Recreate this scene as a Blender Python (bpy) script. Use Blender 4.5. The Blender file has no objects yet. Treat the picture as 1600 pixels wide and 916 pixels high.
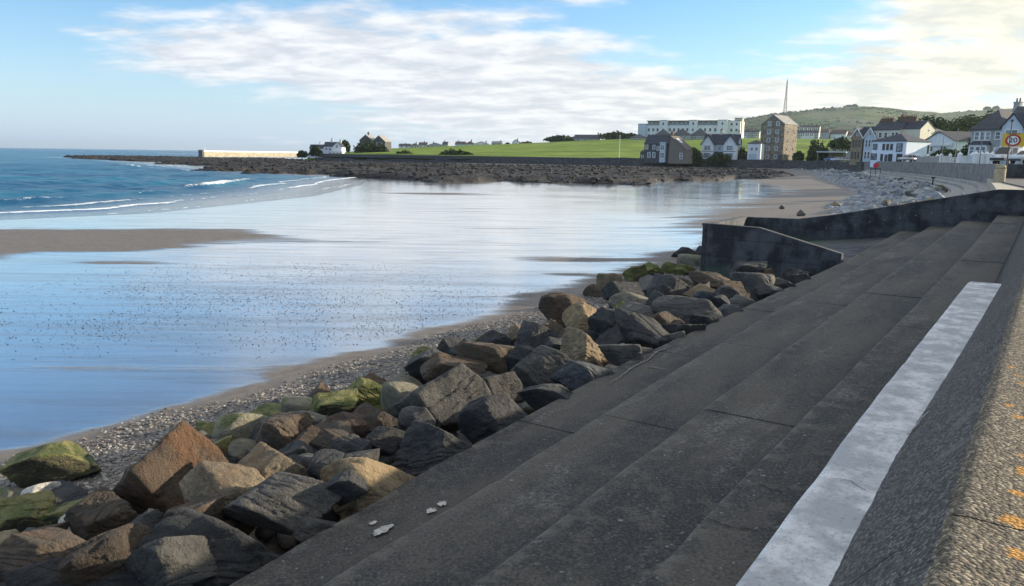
import bpy, bmesh, math, random
import numpy as np
from mathutils import Vector, Matrix, Euler
R = math.radians
random.seed(7)
rng = np.random.default_rng(7)
scn = bpy.context.scene
COL = scn.collection

# ------------------------------------------------------------------ camera
EYE = 5.2                                  # metres above the wet sand
F_PX, PITCH, ROLL = 1190.0, math.atan(216.0 / 1190.0), R(0.82)
cam_d = bpy.data.cameras.new('camera')
cam = bpy.data.objects.new('camera', cam_d); COL.objects.link(cam)
cam_d.sensor_width = 36.0; cam_d.lens = 36.0 * F_PX / 1600.0
cam_d.clip_start = 0.05; cam_d.clip_end = 60000.0
cam.matrix_world = Matrix.Translation((0, 0, EYE)) @ Matrix.Rotation(math.pi / 2 - PITCH, 4, 'X') @ Matrix.Rotation(ROLL, 4, 'Z')
scn.camera = cam

# ------------------------------------------------------------------ sky, sun, exposure
SUN_AZ, SUN_EL = R(73), R(12.5)              # azimuth clockwise from +Y
SUN_DIR = Vector((math.sin(SUN_AZ) * math.cos(SUN_EL), math.cos(SUN_AZ) * math.cos(SUN_EL), math.sin(SUN_EL)))
scn.view_settings.view_transform = 'Standard'
scn.view_settings.look = 'None'
scn.view_settings.gamma = 1.0
scn.view_settings.use_curve_mapping = False
scn.view_settings.exposure = 1.0
scn.cycles.use_denoising = True
scn.cycles.max_bounces = 6
scn.cycles.diffuse_bounces = 3
scn.cycles.glossy_bounces = 3
scn.cycles.volume_bounces = 0
scn.cycles.sample_clamp_indirect = 6.0


class NT:
    """tiny helper to write node trees"""
    def __init__(self, tree):
        self.t = tree; self.n = tree.nodes; self.l = tree.links

    def node(self, kind, **kw):
        nd = self.n.new(kind)
        for k, v in kw.items():
            if k.startswith('i_'):
                key = k[2:].replace('_', ' ')
                self.set(nd.inputs[key], v)
            else:
                setattr(nd, k, v)
        return nd

    def set(self, sock, v):
        if isinstance(v, bpy.types.NodeSocket):
            self.l.new(v, sock)
        else:
            sock.default_value = v

    def m(self, op, a, b=None, c=None, clamp=False):
        nd = self.n.new('ShaderNodeMath'); nd.operation = op; nd.use_clamp = clamp
        for i, v in enumerate((a, b, c)):
            if v is not None:
                self.set(nd.inputs[i], v)
        return nd.outputs[0]

    def vm(self, op, a, b=None, out=0):
        nd = self.n.new('ShaderNodeVectorMath'); nd.operation = op
        self.set(nd.inputs[0], a)
        if b is not None:
            self.set(nd.inputs[1], b)
        return nd.outputs['Value'] if out else nd.outputs[0]

    def mix(self, f, a, b, mode='MIX'):
        nd = self.n.new('ShaderNodeMix'); nd.data_type = 'RGBA'; nd.blend_type = mode
        nd.clamp_factor = True
        self.set(nd.inputs[0], f)
        for s, v in ((nd.inputs[6], a), (nd.inputs[7], b)):
            if isinstance(v, (tuple, list)) and len(v) == 3:
                v = (*v, 1)
            self.set(s, v)
        return nd.outputs[2]

    def ramp(self, f, lo, hi, a=0.0, b=1.0, smooth=True):
        nd = self.n.new('ShaderNodeMapRange'); nd.clamp = True
        nd.interpolation_type = 'SMOOTHSTEP' if smooth else 'LINEAR'
        self.set(nd.inputs[0], f)
        for i, v in zip((1, 2, 3, 4), (lo, hi, a, b)):
            self.set(nd.inputs[i], v)
        return nd.outputs[0]

    def noise(self, vec, scale, detail=4, rough=0.55, dist=0.0, dim='3D'):
        nd = self.n.new('ShaderNodeTexNoise'); nd.noise_dimensions = dim
        if vec is not None:
            self.l.new(vec, nd.inputs['Vector'])
        nd.inputs['Scale'].default_value = scale
        nd.inputs['Detail'].default_value = detail
        nd.inputs['Roughness'].default_value = rough
        nd.inputs['Distortion'].default_value = dist
        return nd.outputs['Fac']

    def voro(self, vec, scale, feature='F1', out='Distance'):
        nd = self.n.new('ShaderNodeTexVoronoi'); nd.feature = feature
        self.l.new(vec, nd.inputs['Vector'])
        nd.inputs['Scale'].default_value = scale
        return nd.outputs[out]

    def mapping(self, vec, scale=(1, 1, 1), rot=(0, 0, 0), loc=(0, 0, 0)):
        nd = self.n.new('ShaderNodeMapping')
        self.l.new(vec, nd.inputs['Vector'])
        nd.inputs['Scale'].default_value = scale
        nd.inputs['Rotation'].default_value = rot
        nd.inputs['Location'].default_value = loc
        return nd.outputs[0]

    def bump(self, h, strength=0.5, dist=0.05, normal=None):
        nd = self.n.new('ShaderNodeBump')
        nd.inputs['Strength'].default_value = strength
        nd.inputs['Distance'].default_value = dist
        self.l.new(h, nd.inputs['Height'])
        if normal is not None:
            self.l.new(normal, nd.inputs['Normal'])
        return nd.outputs[0]


world = bpy.data.worlds.new('World'); scn.world = world; world.use_nodes = True
w = NT(world.node_tree); w.n.clear()
CLOUDS = [  # azimuth, elevation (deg), spreads (deg), weight: where the cloud bank lies and where it is open
    (-19, 6.6, 9, 2.1, .68), (-4, 6.6, 11, 3.6, .70), (14, 2.6, 14, 3.2, .72), (31, 5.5, 9, 5.5, .48), (2, 2.0, 10, 2.5, .45), (32, 11, 9, 3.5, .60), (-14, 14.5, 12, 1.8, .30), (8, 15, 12, 2.5, .35),
    (14, 9.4, 7, 1.4, -.75), (-38, 5, 9, 8, -.6), (-22, 11.6, 11, 1.4, -.50), (8, 6.9, 3, .6, -.40), (-26, 2.0, 11, 2.2, -.5), (-25, 19, 22, 4, -.25)]
geo = w.node('ShaderNodeTexCoord')
dirv = geo.outputs['Generated']
sep = w.node('ShaderNodeSeparateXYZ'); w.l.new(dirv, sep.inputs[0])
dx, dy, dz = sep.outputs
az = w.m('MULTIPLY', w.m('ARCTAN2', dx, dy), 57.29578)
el = w.m('MULTIPLY', w.m('ARCSINE', dz), 57.29578)
bias = None
for a0, e0, sa, se, wt in CLOUDS:
    qa = w.m('DIVIDE', w.m('SUBTRACT', az, a0), sa)
    qe = w.m('DIVIDE', w.m('SUBTRACT', el, e0), se)
    g = w.m('MULTIPLY', w.m('EXPONENT', w.m('MULTIPLY', w.m('ADD', w.m('MULTIPLY', qa, qa), w.m('MULTIPLY', qe, qe)), -1.0)), wt)
    bias = g if bias is None else w.m('ADD', bias, g)
zz = w.m('ADD', w.m('MAXIMUM', dz, 0.0), 0.13)
cmb = w.node('ShaderNodeCombineXYZ')
w.l.new(w.m('DIVIDE', dx, zz), cmb.inputs[0]); w.l.new(w.m('DIVIDE', dy, zz), cmb.inputs[1])
flat = w.mapping(cmb.outputs[0], scale=(1.0, 1.25, 1), rot=(0, 0, R(14)))
n1 = w.noise(flat, 1.1, 9, 0.58, 0.25)
n2 = w.noise(flat, 4.4, 8, 0.6, 0.15)
high = w.m('MULTIPLY', w.ramp(el, 20.0, 38.0), 0.42)         # unseen broken cloud, added overhead to lift the ambient light
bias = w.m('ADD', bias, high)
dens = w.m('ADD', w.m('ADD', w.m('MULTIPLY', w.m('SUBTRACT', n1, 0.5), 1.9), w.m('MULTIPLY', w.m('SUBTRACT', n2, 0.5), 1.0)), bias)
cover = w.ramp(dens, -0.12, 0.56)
edge = w.ramp(dens, 0.15, 0.85)
sky = w.node('ShaderNodeTexSky', sky_type='NISHITA', sun_disc=False)
sky.sun_elevation = SUN_EL; sky.sun_rotation = SUN_AZ
sky.altitude = 0; sky.air_density = 1.0; sky.dust_density = 0.15; sky.ozone_density = 3.0
hsv = w.node('ShaderNodeHueSaturation'); hsv.inputs['Saturation'].default_value = 1.22; hsv.inputs['Value'].default_value = 0.85
w.l.new(sky.outputs[0], hsv.inputs['Color'])
band = w.m('EXPONENT', w.m('MULTIPLY', w.m('MAXIMUM', el, 0.0), -0.20))       # pale sea haze low over the horizon
tone = w.mix(1.0, hsv.outputs[0], (1.08, .98, 1.02), 'MULTIPLY')
clear = w.mix(w.m('MULTIPLY', band, 0.93), tone, (1.75, 2.65, 3.75))
sund = w.m('MAXIMUM', w.vm('DOT_PRODUCT', dirv, tuple(SUN_DIR), out=1), 0.0)
glow = w.m('POWER', sund, 2.5)
shade = w.noise(flat, 2.6, 8, 0.62, 0.3)
ccol = w.mix(w.ramp(w.m('ADD', shade, w.m('MULTIPLY', w.m('SUBTRACT', n2, .5), .5)), 0.34, 0.66), (2.55, 2.7, 3.0), (3.75, 3.78, 3.85))
ccol = w.mix(w.m('MULTIPLY', glow, 1.5, clamp=True), ccol, w.mix(1.0, ccol, (1.22, 1.12, .78), 'MULTIPLY'))
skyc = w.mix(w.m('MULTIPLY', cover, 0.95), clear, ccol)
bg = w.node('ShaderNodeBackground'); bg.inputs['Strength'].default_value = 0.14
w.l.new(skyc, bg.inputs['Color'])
wo = w.node('ShaderNodeOutputWorld'); w.l.new(bg.outputs[0], wo.inputs['Surface'])

sun_d = bpy.data.lights.new('sun', 'SUN'); sun_d.energy = 4.3; sun_d.angle = R(0.6); sun_d.color = (1.0, 0.86, 0.66)
sun = bpy.data.objects.new('sun', sun_d); COL.objects.link(sun)
sun.rotation_euler = SUN_DIR.to_track_quat('Z', 'Y').to_euler(); sun.location = (60, -20, 80)

# ------------------------------------------------------------------ helpers
AZW = R(34.685)                             # heading of the sea wall the camera looks along
U = np.array([math.sin(AZW), math.cos(AZW)]); N = np.array([-math.cos(AZW), math.sin(AZW)])
_fw = np.array([0, math.cos(PITCH), -math.sin(PITCH)]); _rt = np.array([1., 0, 0]); _up = np.cross(_rt, _fw)
_c, _s = math.cos(ROLL), math.sin(ROLL)
_rt, _up = _rt * _c + _up * _s, -_rt * _s + _up * _c


def SL(s, l, z=None):                       # station along the sea wall, distance out to sea
    p = s * U + l * N
    return (float(p[0]), float(p[1])) if z is None else Vector((float(p[0]), float(p[1]), z))


def sight(px, py):
    return _fw + _rt * ((px - 800) / F_PX) + _up * ((458 - py) / F_PX)


def at(px, py, Y):                          # survey: the point sighted at depth Y
    r = sight(px, py); p = r * (Y / r[1]); return Vector((float(p[0]), float(p[1]), float(p[2] + EYE)))


def gnd(px, py, z):
    r = sight(px, py); p = r * ((z - EYE) / r[2]); return Vector((float(p[0]), float(p[1]), z))


def smooth(x, a, b):
    t = np.clip((np.asarray(x, float) - a) / (b - a), 0, 1); return t * t * (3 - 2 * t)


def _hash(i, j, k):
    n = (i * 374761393 + j * 668265263 + k * 2147483647 * 31 + 1013904223) & 0xFFFFFFFF
    n = ((n ^ (n >> 13)) * 1274126177) & 0xFFFFFFFF
    n = n ^ (n >> 16)
    return (n & 0xFFFFFF) / float(0xFFFFFF)


def vnoise(x, y, z=0.0):
    x = np.asarray(x, float); y = np.asarray(y, float); z = np.zeros_like(x) + z
    xi, yi, zi = np.floor(x).astype(np.int64), np.floor(y).astype(np.int64), np.floor(z).astype(np.int64)
    fx, fy, fz = x - xi, y - yi, z - zi
    fx, fy, fz = (t * t * (3 - 2 * t) for t in (fx, fy, fz))
    r = 0
    for a in (0, 1):
        for b in (0, 1):
            for c in (0, 1):
                r = r + _hash(xi + a, yi + b, zi + c) * np.where(a, fx, 1 - fx) * np.where(b, fy, 1 - fy) * np.where(c, fz, 1 - fz)
    return r


def fbm(x, y, z=0.0, o=4):
    r, a, t, f = 0, 1.0, 0, 1.0
    for k in range(o):
        r = r + a * vnoise(x * f + k * 17.3, y * f - k * 9.1, z * f + k * 5.7); t += a; a *= 0.5; f *= 2.03
    return r / t


def pdist(X, Y, poly, closed=False):
    """distance to a polyline and signed side (+ = left of travel)"""
    X = np.asarray(X, float); Y = np.asarray(Y, float)
    best = np.full(X.shape, 1e18); sgn = np.ones(X.shape)
    P = list(poly) + ([poly[0]] if closed else [])
    for (x0, y0), (x1, y1) in zip(P[:-1], P[1:]):
        ex, ey = x1 - x0, y1 - y0; L2 = ex * ex + ey * ey
        t = np.clip(((X - x0) * ex + (Y - y0) * ey) / L2, 0, 1)
        qx, qy = X - x0 - t * ex, Y - y0 - t * ey
        d2 = qx * qx + qy * qy
        cr = ex * (Y - y0) - ey * (X - x0)
        up = d2 < best - 1e-9
        best = np.where(up, d2, best); sgn = np.where(up, np.sign(cr), sgn)
    return np.sqrt(best) * sgn


def inside(X, Y, poly):
    X = np.asarray(X, float); Y = np.asarray(Y, float); r = np.zeros(X.shape, bool)
    for (x0, y0), (x1, y1) in zip(poly, poly[1:] + poly[:1]):
        if y0 != y1:
            c = ((y0 > Y) != (y1 > Y)) & (X < (x1 - x0) * (Y - y0) / (y1 - y0) + x0); r ^= c
    return r


def resample(P, step):
    P = np.array(P, float); out = []
    n = len(P)
    for i in range(n - 1):                  # catmull-rom
        p0, p1, p2, p3 = P[max(i - 1, 0)], P[i], P[i + 1], P[min(i + 2, n - 1)]
        k = max(1, int(np.linalg.norm(p2 - p1) / step))
        for t in np.arange(k) / k:
            out.append(.5 * (2 * p1 + (p2 - p0) * t + (2 * p0 - 5 * p1 + 4 * p2 - p3) * t * t + (3 * p1 - p0 - 3 * p2 + p3) * t ** 3))
    out.append(P[-1]); return np.array(out)


def offset(P, d):                           # d > 0 : to the left of travel
    T = np.gradient(P, axis=0); T /= np.linalg.norm(T, axis=1)[:, None]
    return P + np.stack([-T[:, 1], T[:, 0]], 1) * d


def tag(o, label=None, cat=None, group=None, kind=None):
    if label: o['label'] = label
    if cat: o['category'] = cat
    if group: o['group'] = group
    if kind: o['kind'] = kind
    return o


def empty(name, loc=(0, 0, 0), rz=0, parent=None):
    o = bpy.data.objects.new(name, None); COL.objects.link(o); o.location = loc; o.rotation_euler = (0, 0, rz)
    o.empty_display_size = 0.2
    if parent: o.parent = parent
    return o


def link(name, me, parent=None, loc=None, rz=None, scale=None):
    o = bpy.data.objects.new(name, me); COL.objects.link(o)
    if parent: o.parent = parent
    if loc is not None: o.location = loc
    if rz is not None: o.rotation_euler = (0, 0, rz)
    if scale is not None: o.scale = scale
    return o


def big_mesh(name, V, Fc, mat, smooth_sh=True, attrs=None):
    """fast mesh from numpy arrays; Fc is (n,3) or (n,4)"""
    V = np.asarray(V, np.float32); Fc = np.asarray(Fc, np.int32)
    me = bpy.data.meshes.new(name)
    k = Fc.shape[1]
    me.vertices.add(len(V)); me.vertices.foreach_set('co', V.ravel())
    me.loops.add(Fc.size); me.loops.foreach_set('vertex_index', Fc.ravel())
    me.polygons.add(len(Fc)); me.polygons.foreach_set('loop_start', np.arange(len(Fc), dtype=np.int32) * k)
    me.polygons.foreach_set('use_smooth', np.full(len(Fc), smooth_sh))
    if attrs:
        for an, av in attrs.items():
            at_ = me.attributes.new(an, 'FLOAT', 'POINT'); at_.data.foreach_set('value', np.asarray(av, np.float32))
    me.update(calc_edges=True)
    if mat: me.materials.append(mat)
    return me


def grid_faces(nx, ny):
    i = np.arange(nx * ny).reshape(ny, nx)
    return np.stack([i[:-1, :-1], i[:-1, 1:], i[1:, 1:], i[1:, :-1]], -1).reshape(-1, 4)


class MB:
    """collects simple solids into one mesh"""
    def __init__(self): self.v = []; self.f = []

    def add(self, v, f):
        b = len(self.v); self.v += [tuple(p) for p in v]; self.f += [tuple(i + b for i in q) for q in f]; return self

    def box(self, x0, x1, y0, y1, z0, z1, M=None, taper=0.0):
        t = taper
        v = [(x0, y0, z0), (x1, y0, z0), (x1, y1, z0), (x0, y1, z0), (x0 + t, y0 + t, z1), (x1 - t, y0 + t, z1), (x1 - t, y1 - t, z1), (x0 + t, y1 - t, z1)]
        if M is not None: v = [tuple(M @ Vector(p)) for p in v]
        return self.add(v, [(0, 3, 2, 1), (4, 5, 6, 7), (0, 1, 5, 4), (1, 2, 6, 5), (2, 3, 7, 6), (3, 0, 4, 7)])

    def prism(self, poly, y0, y1, axis='y'):
        """polygon (a,b) extruded; axis y: (x,z) profile along y, axis x: (y,z) along x, axis z: (x,y) along z"""
        def P(a, b, c):
            return {'y': (a, c, b), 'x': (c, a, b), 'z': (a, b, c)}[axis]
        n = len(poly)
        v = [P(a, b, y0) for a, b in poly] + [P(a, b, y1) for a, b in poly]
        return self.add(v, [tuple(range(n)), tuple(range(2 * n - 1, n - 1, -1))] + [(i, i + n, (i + 1) % n + n, (i + 1) % n) for i in range(n)])

    def bar(self, a, b, r, n=5, r2=None):
        a, b = Vector(a), Vector(b); d = b - a
        if d.length < 1e-6: return self
        q = d.to_track_quat('Z', 'Y'); r2 = r if r2 is None else r2
        v = [a + q @ Vector((r * math.cos(t), r * math.sin(t), 0)) for t in (2 * math.pi * k / n for k in range(n))]
        v += [b + q @ Vector((r2 * math.cos(t), r2 * math.sin(t), 0)) for t in (2 * math.pi * k / n for k in range(n))]
        return self.add(v, [tuple(range(n - 1, -1, -1)), tuple(range(n, 2 * n))] + [(i, (i + 1) % n, (i + 1) % n + n, i + n) for i in range(n)])

    def mesh(self, name, mat, smooth_sh=False, bevel=0.0):
        me = bpy.data.meshes.new(name); me.from_pydata(self.v, [], self.f); me.materials.append(mat)
        bm = bmesh.new(); bm.from_mesh(me)
        bmesh.ops.recalc_face_normals(bm, faces=bm.faces)
        if bevel > 0:
            bmesh.ops.bevel(bm, geom=[e for e in bm.edges if len(e.link_faces) == 2 and e.calc_face_angle() > 0.4], offset=bevel, segments=2, affect='EDGES', clamp_overlap=True)
        bm.to_mesh(me); bm.free()
        if smooth_sh: me.polygons.foreach_set('use_smooth', [True] * len(me.polygons))
        return me

    def build(self, name, mat, parent=None, smooth_sh=False, bevel=0.0, **kw):
        return link(name, self.mesh(name, mat, smooth_sh, bevel), parent, **kw)


# ------------------------------------------------------------------ materials
def new_mat(name):
    m = bpy.data.materials.new(name); m.use_nodes = True
    t = NT(m.node_tree); t.n.clear()
    out = t.node('ShaderNodeOutputMaterial'); p = t.node('ShaderNodeBsdfPrincipled')
    t.l.new(p.outputs[0], out.inputs['Surface'])
    return m, t, p


def pos(t, obj=False):
    return t.node('ShaderNodeTexCoord').outputs['Object'] if obj else t.node('ShaderNodeNewGeometry').outputs['Position']


def plain(name, col, rough=0.7, var=0.25, scale=3.0, metal=0.0, spec=0.5, bump=0.0, bscale=8.0):
    m, t, p = new_mat(name); P = pos(t, True)
    n = t.noise(P, scale, 5, 0.6)
    lo = tuple(c * (1 - var) for c in col); hi = tuple(min(1, c * (1 + var)) for c in col)
    t.l.new(t.mix(t.ramp(n, .3, .7), lo, hi), p.inputs['Base Color'])
    p.inputs['Roughness'].default_value = rough; p.inputs['Metallic'].default_value = metal
    p.inputs['Specular IOR Level'].default_value = spec
    if bump: t.l.new(t.bump(t.noise(P, bscale, 5, 0.6), bump, 0.03), p.inputs['Normal'])
    return m


def mat_tread():
    m, t, p = new_mat('weathered_dark_concrete'); P = pos(t)
    al = t.mapping(P, rot=(0, 0, -(math.pi / 2 - AZW)))
    st = t.mapping(al, scale=(0.45, 1.6, 1))
    big = t.noise(st, 0.55, 6, 0.62); mid = t.noise(P, 4.2, 7, 0.72); fine = t.noise(P, 34, 4, 0.75); agg = t.voro(P, 95)
    c = t.mix(t.ramp(big, .40, .60), (.024, .023, .022), (.084, .071, .055))
    c = t.mix(t.m('MULTIPLY', t.ramp(mid, .47, .64), .7), c, (.115, .102, .083))
    c = t.mix(t.m('MULTIPLY', t.ramp(fine, .50, .62), .55), c, (.14, .132, .118))
    c = t.mix(t.m('MULTIPLY', t.ramp(fine, .47, .36), .7), c, (.010, .011, .012))
    pale = t.m('MULTIPLY', t.ramp(t.noise(t.mapping(al, scale=(.35, 1.4, 1), loc=(3, 8, 0)), 1.1, 7, .7), .54, .64), t.ramp(t.noise(P, 26, 3, .7), .44, .62))
    c = t.mix(t.m('MULTIPLY', pale, .5), c, (.27, .25, .22))
    speck = t.ramp(t.noise(P, 19, 2, .5), .70, .73)
    c = t.mix(t.m('MULTIPLY', speck, .5), c, (.40, .39, .36))
    wear = t.node('ShaderNodeAttribute', attribute_name='wear').outputs['Fac']; dirt_shade = t.node('ShaderNodeAttribute', attribute_name='dirt_shade').outputs['Fac']
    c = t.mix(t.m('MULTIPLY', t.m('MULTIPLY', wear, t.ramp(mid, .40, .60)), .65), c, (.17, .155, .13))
    c = t.mix(t.m('MULTIPLY', t.m('MULTIPLY', dirt_shade, t.ramp(big, .25, .55)), .7), c, (.024, .025, .026))  # inner edges: settled dirt plus soft shading painted into the colour
    t.l.new(c, p.inputs['Base Color'])
    t.l.new(t.ramp(mid, .3, .7, .78, .95), p.inputs['Roughness'])
    h = t.m('ADD', t.m('MULTIPLY', fine, .7), t.m('ADD', t.m('MULTIPLY', agg, .5), t.m('MULTIPLY', mid, 1.0)))
    t.l.new(t.bump(h, .7, .012), p.inputs['Normal'])
    return m


def mat_aggregate(name, base, hi, dark, lichen=None):
    m, t, p = new_mat(name); P = pos(t)
    cell = t.n.new('ShaderNodeTexVoronoi'); cell.inputs['Scale'].default_value = 56; t.l.new(P, cell.inputs['Vector'])
    cell2 = t.n.new('ShaderNodeTexVoronoi'); cell2.inputs['Scale'].default_value = 210; t.l.new(P, cell2.inputs['Vector'])
    bw = t.node('ShaderNodeRGBToBW'); t.l.new(cell.outputs['Color'], bw.inputs[0])
    bw2 = t.node('ShaderNodeRGBToBW'); t.l.new(cell2.outputs['Color'], bw2.inputs[0])
    c = t.mix(t.ramp(bw.outputs[0], .15, .75), dark, base)
    c = t.mix(t.m('MULTIPLY', t.ramp(bw.outputs[0], .58, .85), .9), c, hi)
    c = t.mix(t.m('MULTIPLY', t.ramp(bw2.outputs[0], .5, .9), .45), c, hi)
    gap = t.ramp(cell.outputs['Distance'], .55, .80)
    c = t.mix(t.m('MULTIPLY', gap, .6), c, dark)
    wear = t.noise(P, 4.5, 6, .65)
    c = t.mix(t.m('MULTIPLY', t.ramp(wear, .48, .68), .5), c, tuple(x * .55 for x in base))
    c = t.mix(t.m('MULTIPLY', t.ramp(t.noise(P, 1.6, 5, .6), .60, .74), .55), c, hi)
    if lichen:
        d = None
        for (x, y, z, r) in lichen:
            q = t.m('DIVIDE', t.vm('DISTANCE', P, (x, y, z), out=1), r)
            d = q if d is None else t.m('MINIMUM', d, q)
        d = t.m('ADD', d, t.m('MULTIPLY', t.m('SUBTRACT', t.noise(P, 26, 5, .75), .5), 2.6))
        c = t.mix(t.ramp(d, 1.0, .72), c, t.mix(t.ramp(t.noise(P, 70, 3, .6), .35, .65), (.34, .14, .025), (.56, .29, .045)))
    t.l.new(c, p.inputs['Base Color']); p.inputs['Roughness'].default_value = .9
    h = t.m('ADD', t.m('MULTIPLY', cell.outputs['Distance'], -1.2), t.m('ADD', t.m('MULTIPLY', bw.outputs[0], .8), t.m('MULTIPLY', wear, 1.2)))
    t.l.new(t.bump(h, .85, .010), p.inputs['Normal'])
    return m


def mat_bench():
    m, t, p = new_mat('pale_painted_concrete'); P = pos(t)
    al = t.mapping(P, rot=(0, 0, -(math.pi / 2 - AZW)), scale=(1, 1, 1))
    a = t.noise(P, 2.6, 6, .65); b = t.noise(P, 30, 4, .7); st = t.noise(t.mapping(al, scale=(.6, 6, 1)), 1.4, 5, .6)
    c = t.mix(t.ramp(a, .40, .62), (.38, .39, .40), (.68, .68, .67))
    c = t.mix(t.m('MULTIPLY', t.ramp(st, .45, .75), .5), c, (.36, .36, .36))
    c = t.mix(t.m('MULTIPLY', t.ramp(b, .52, .66), .55), c, (.22, .22, .21))
    c = t.mix(t.m('MULTIPLY', t.ramp(t.noise(P, 5, 5, .7), .62, .72), .6), c, (.74, .74, .72))
    c = t.mix(t.ramp(t.noise(P, 44, 2, .5), .73, .77), c, (.14, .14, .13))
    t.l.new(c, p.inputs['Base Color']); p.inputs['Roughness'].default_value = .75
    t.l.new(t.bump(t.m('ADD', b, t.m('MULTIPLY', a, 1.5)), .5, .008), p.inputs['Normal'])
    return m


def mat_seawall(name, c0, c1, algae=True, streak=True):
    m, t, p = new_mat(name); P = pos(t)
    n = t.noise(P, .9, 6, .65); f = t.noise(P, 9, 5, .65)
    s = t.noise(t.mapping(P, scale=(1.6, 1.6, .22)), 1.7, 5, .65)
    c = t.mix(t.ramp(n, .40, .60), c0, c1)
    if streak: c = t.mix(t.m('MULTIPLY', t.ramp(s, .5, .72), .6), c, tuple(x * .35 for x in c0))
    c = t.mix(t.m('MULTIPLY', t.ramp(f, .62, .76), .45), c, tuple(min(1, x * 1.9) for x in c1))
    sepz = t.node('ShaderNodeSeparateXYZ'); t.l.new(P, sepz.inputs[0])
    lift = t.m('FRACT', t.m('MULTIPLY', sepz.outputs[2], 1.45))
    line = t.ramp(lift, .05, .0)
    c = t.mix(t.m('MULTIPLY', line, .75), c, tuple(x * .4 for x in c0))
    if algae:
        low = t.ramp(t.m('ADD', sepz.outputs[2], t.m('MULTIPLY', n, 1.2)), 1.75, 1.25)
        c = t.mix(t.m('MULTIPLY', low, .75), c, (.055, .085, .055))
    t.l.new(c, p.inputs['Base Color']); p.inputs['Roughness'].default_value = .88
    t.l.new(t.bump(t.m('ADD', f, t.m('MULTIPLY', line, -.5)), .5, .03), p.inputs['Normal'])
    return m


def mat_boulder():
    m, t, p = new_mat('armour_rock'); O = t.node('ShaderNodeTexCoord').outputs['Object']; P = pos(t)
    info = t.node('ShaderNodeObjectInfo')
    v = t.vm('ADD', P, t.vm('MULTIPLY', info.outputs['Location'], (3.1, 1.7, 2.3)))
    big = t.noise(v, 1.5, 6, .62, .3); mid = t.noise(v, 6.5, 6, .7); fine = t.noise(v, 38, 4, .72); strat = t.noise(t.mapping(v, scale=(1.2, 1.2, 6), rot=(.5, .35, 0)), 2.2, 5, .65)
    base = info.outputs['Color']
    c = t.mix(t.ramp(big, .3, .7), t.mix(1, base, (.52, .52, .56), 'MULTIPLY'), t.mix(1, base, (1.35, 1.3, 1.2), 'MULTIPLY'))
    c = t.mix(t.m('MULTIPLY', t.ramp(mid, .50, .72), .6), c, t.mix(1, base, (1.9, 1.75, 1.5), 'MULTIPLY'))
    c = t.mix(t.m('MULTIPLY', t.ramp(mid, .46, .30), .6), c, t.mix(1, base, (.35, .36, .40), 'MULTIPLY'))
    c = t.mix(t.m('MULTIPLY', t.ramp(fine, .56, .74), .5), c, t.mix(1, base, (2.4, 2.3, 2.1), 'MULTIPLY'))
    c = t.mix(t.m('MULTIPLY', t.ramp(fine, .42, .28), .6), c, t.mix(1, base, (.25, .26, .28), 'MULTIPLY'))
    rust = t.node('ShaderNodeAttribute', attribute_type='OBJECT', attribute_name='rust').outputs['Fac']
    c = t.mix(t.m('MULTIPLY', rust, t.ramp(t.noise(v, 2.2, 5, .65), .42, .62)), c, (.26, .105, .03))
    moss = t.node('ShaderNodeAttribute', attribute_type='OBJECT', attribute_name='moss').outputs['Fac']
    sepn = t.node('ShaderNodeSeparateXYZ'); t.l.new(t.node('ShaderNodeNewGeometry').outputs['Normal'], sepn.inputs[0])
    up = t.ramp(t.m('ADD', t.m('MULTIPLY', sepn.outputs[0], -.35), t.m('MULTIPLY', sepn.outputs[2], .45)), -.35, .5)
    mm = t.ramp(t.m('ADD', t.m('MULTIPLY', up, .55), t.m('ADD', big, t.m('MULTIPLY', mid, .4))), t.m('SUBTRACT', 1.65, t.m('MULTIPLY', moss, 1.05)), t.m('SUBTRACT', 1.82, t.m('MULTIPLY', moss, 1.05)))
    mc = t.mix(t.ramp(fine, .35, .65), (.034, .056, .008), (.135, .155, .024))
    mc = t.mix(t.ramp(strat, .42, .62), mc, (.24, .22, .07))
    c = t.mix(t.m('MULTIPLY', mm, .92), c, mc)
    t.l.new(c, p.inputs['Base Color'])
    t.l.new(t.ramp(fine, .3, .7, .62, .95), p.inputs['Roughness'])
    h = t.m('ADD', t.m('MULTIPLY', mid, 1.2), t.m('ADD', t.m('MULTIPLY', fine, .4), t.m('MULTIPLY', strat, .12)))
    t.l.new(t.bump(h, 1.0, .09), p.inputs['Normal'])
    return m


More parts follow.
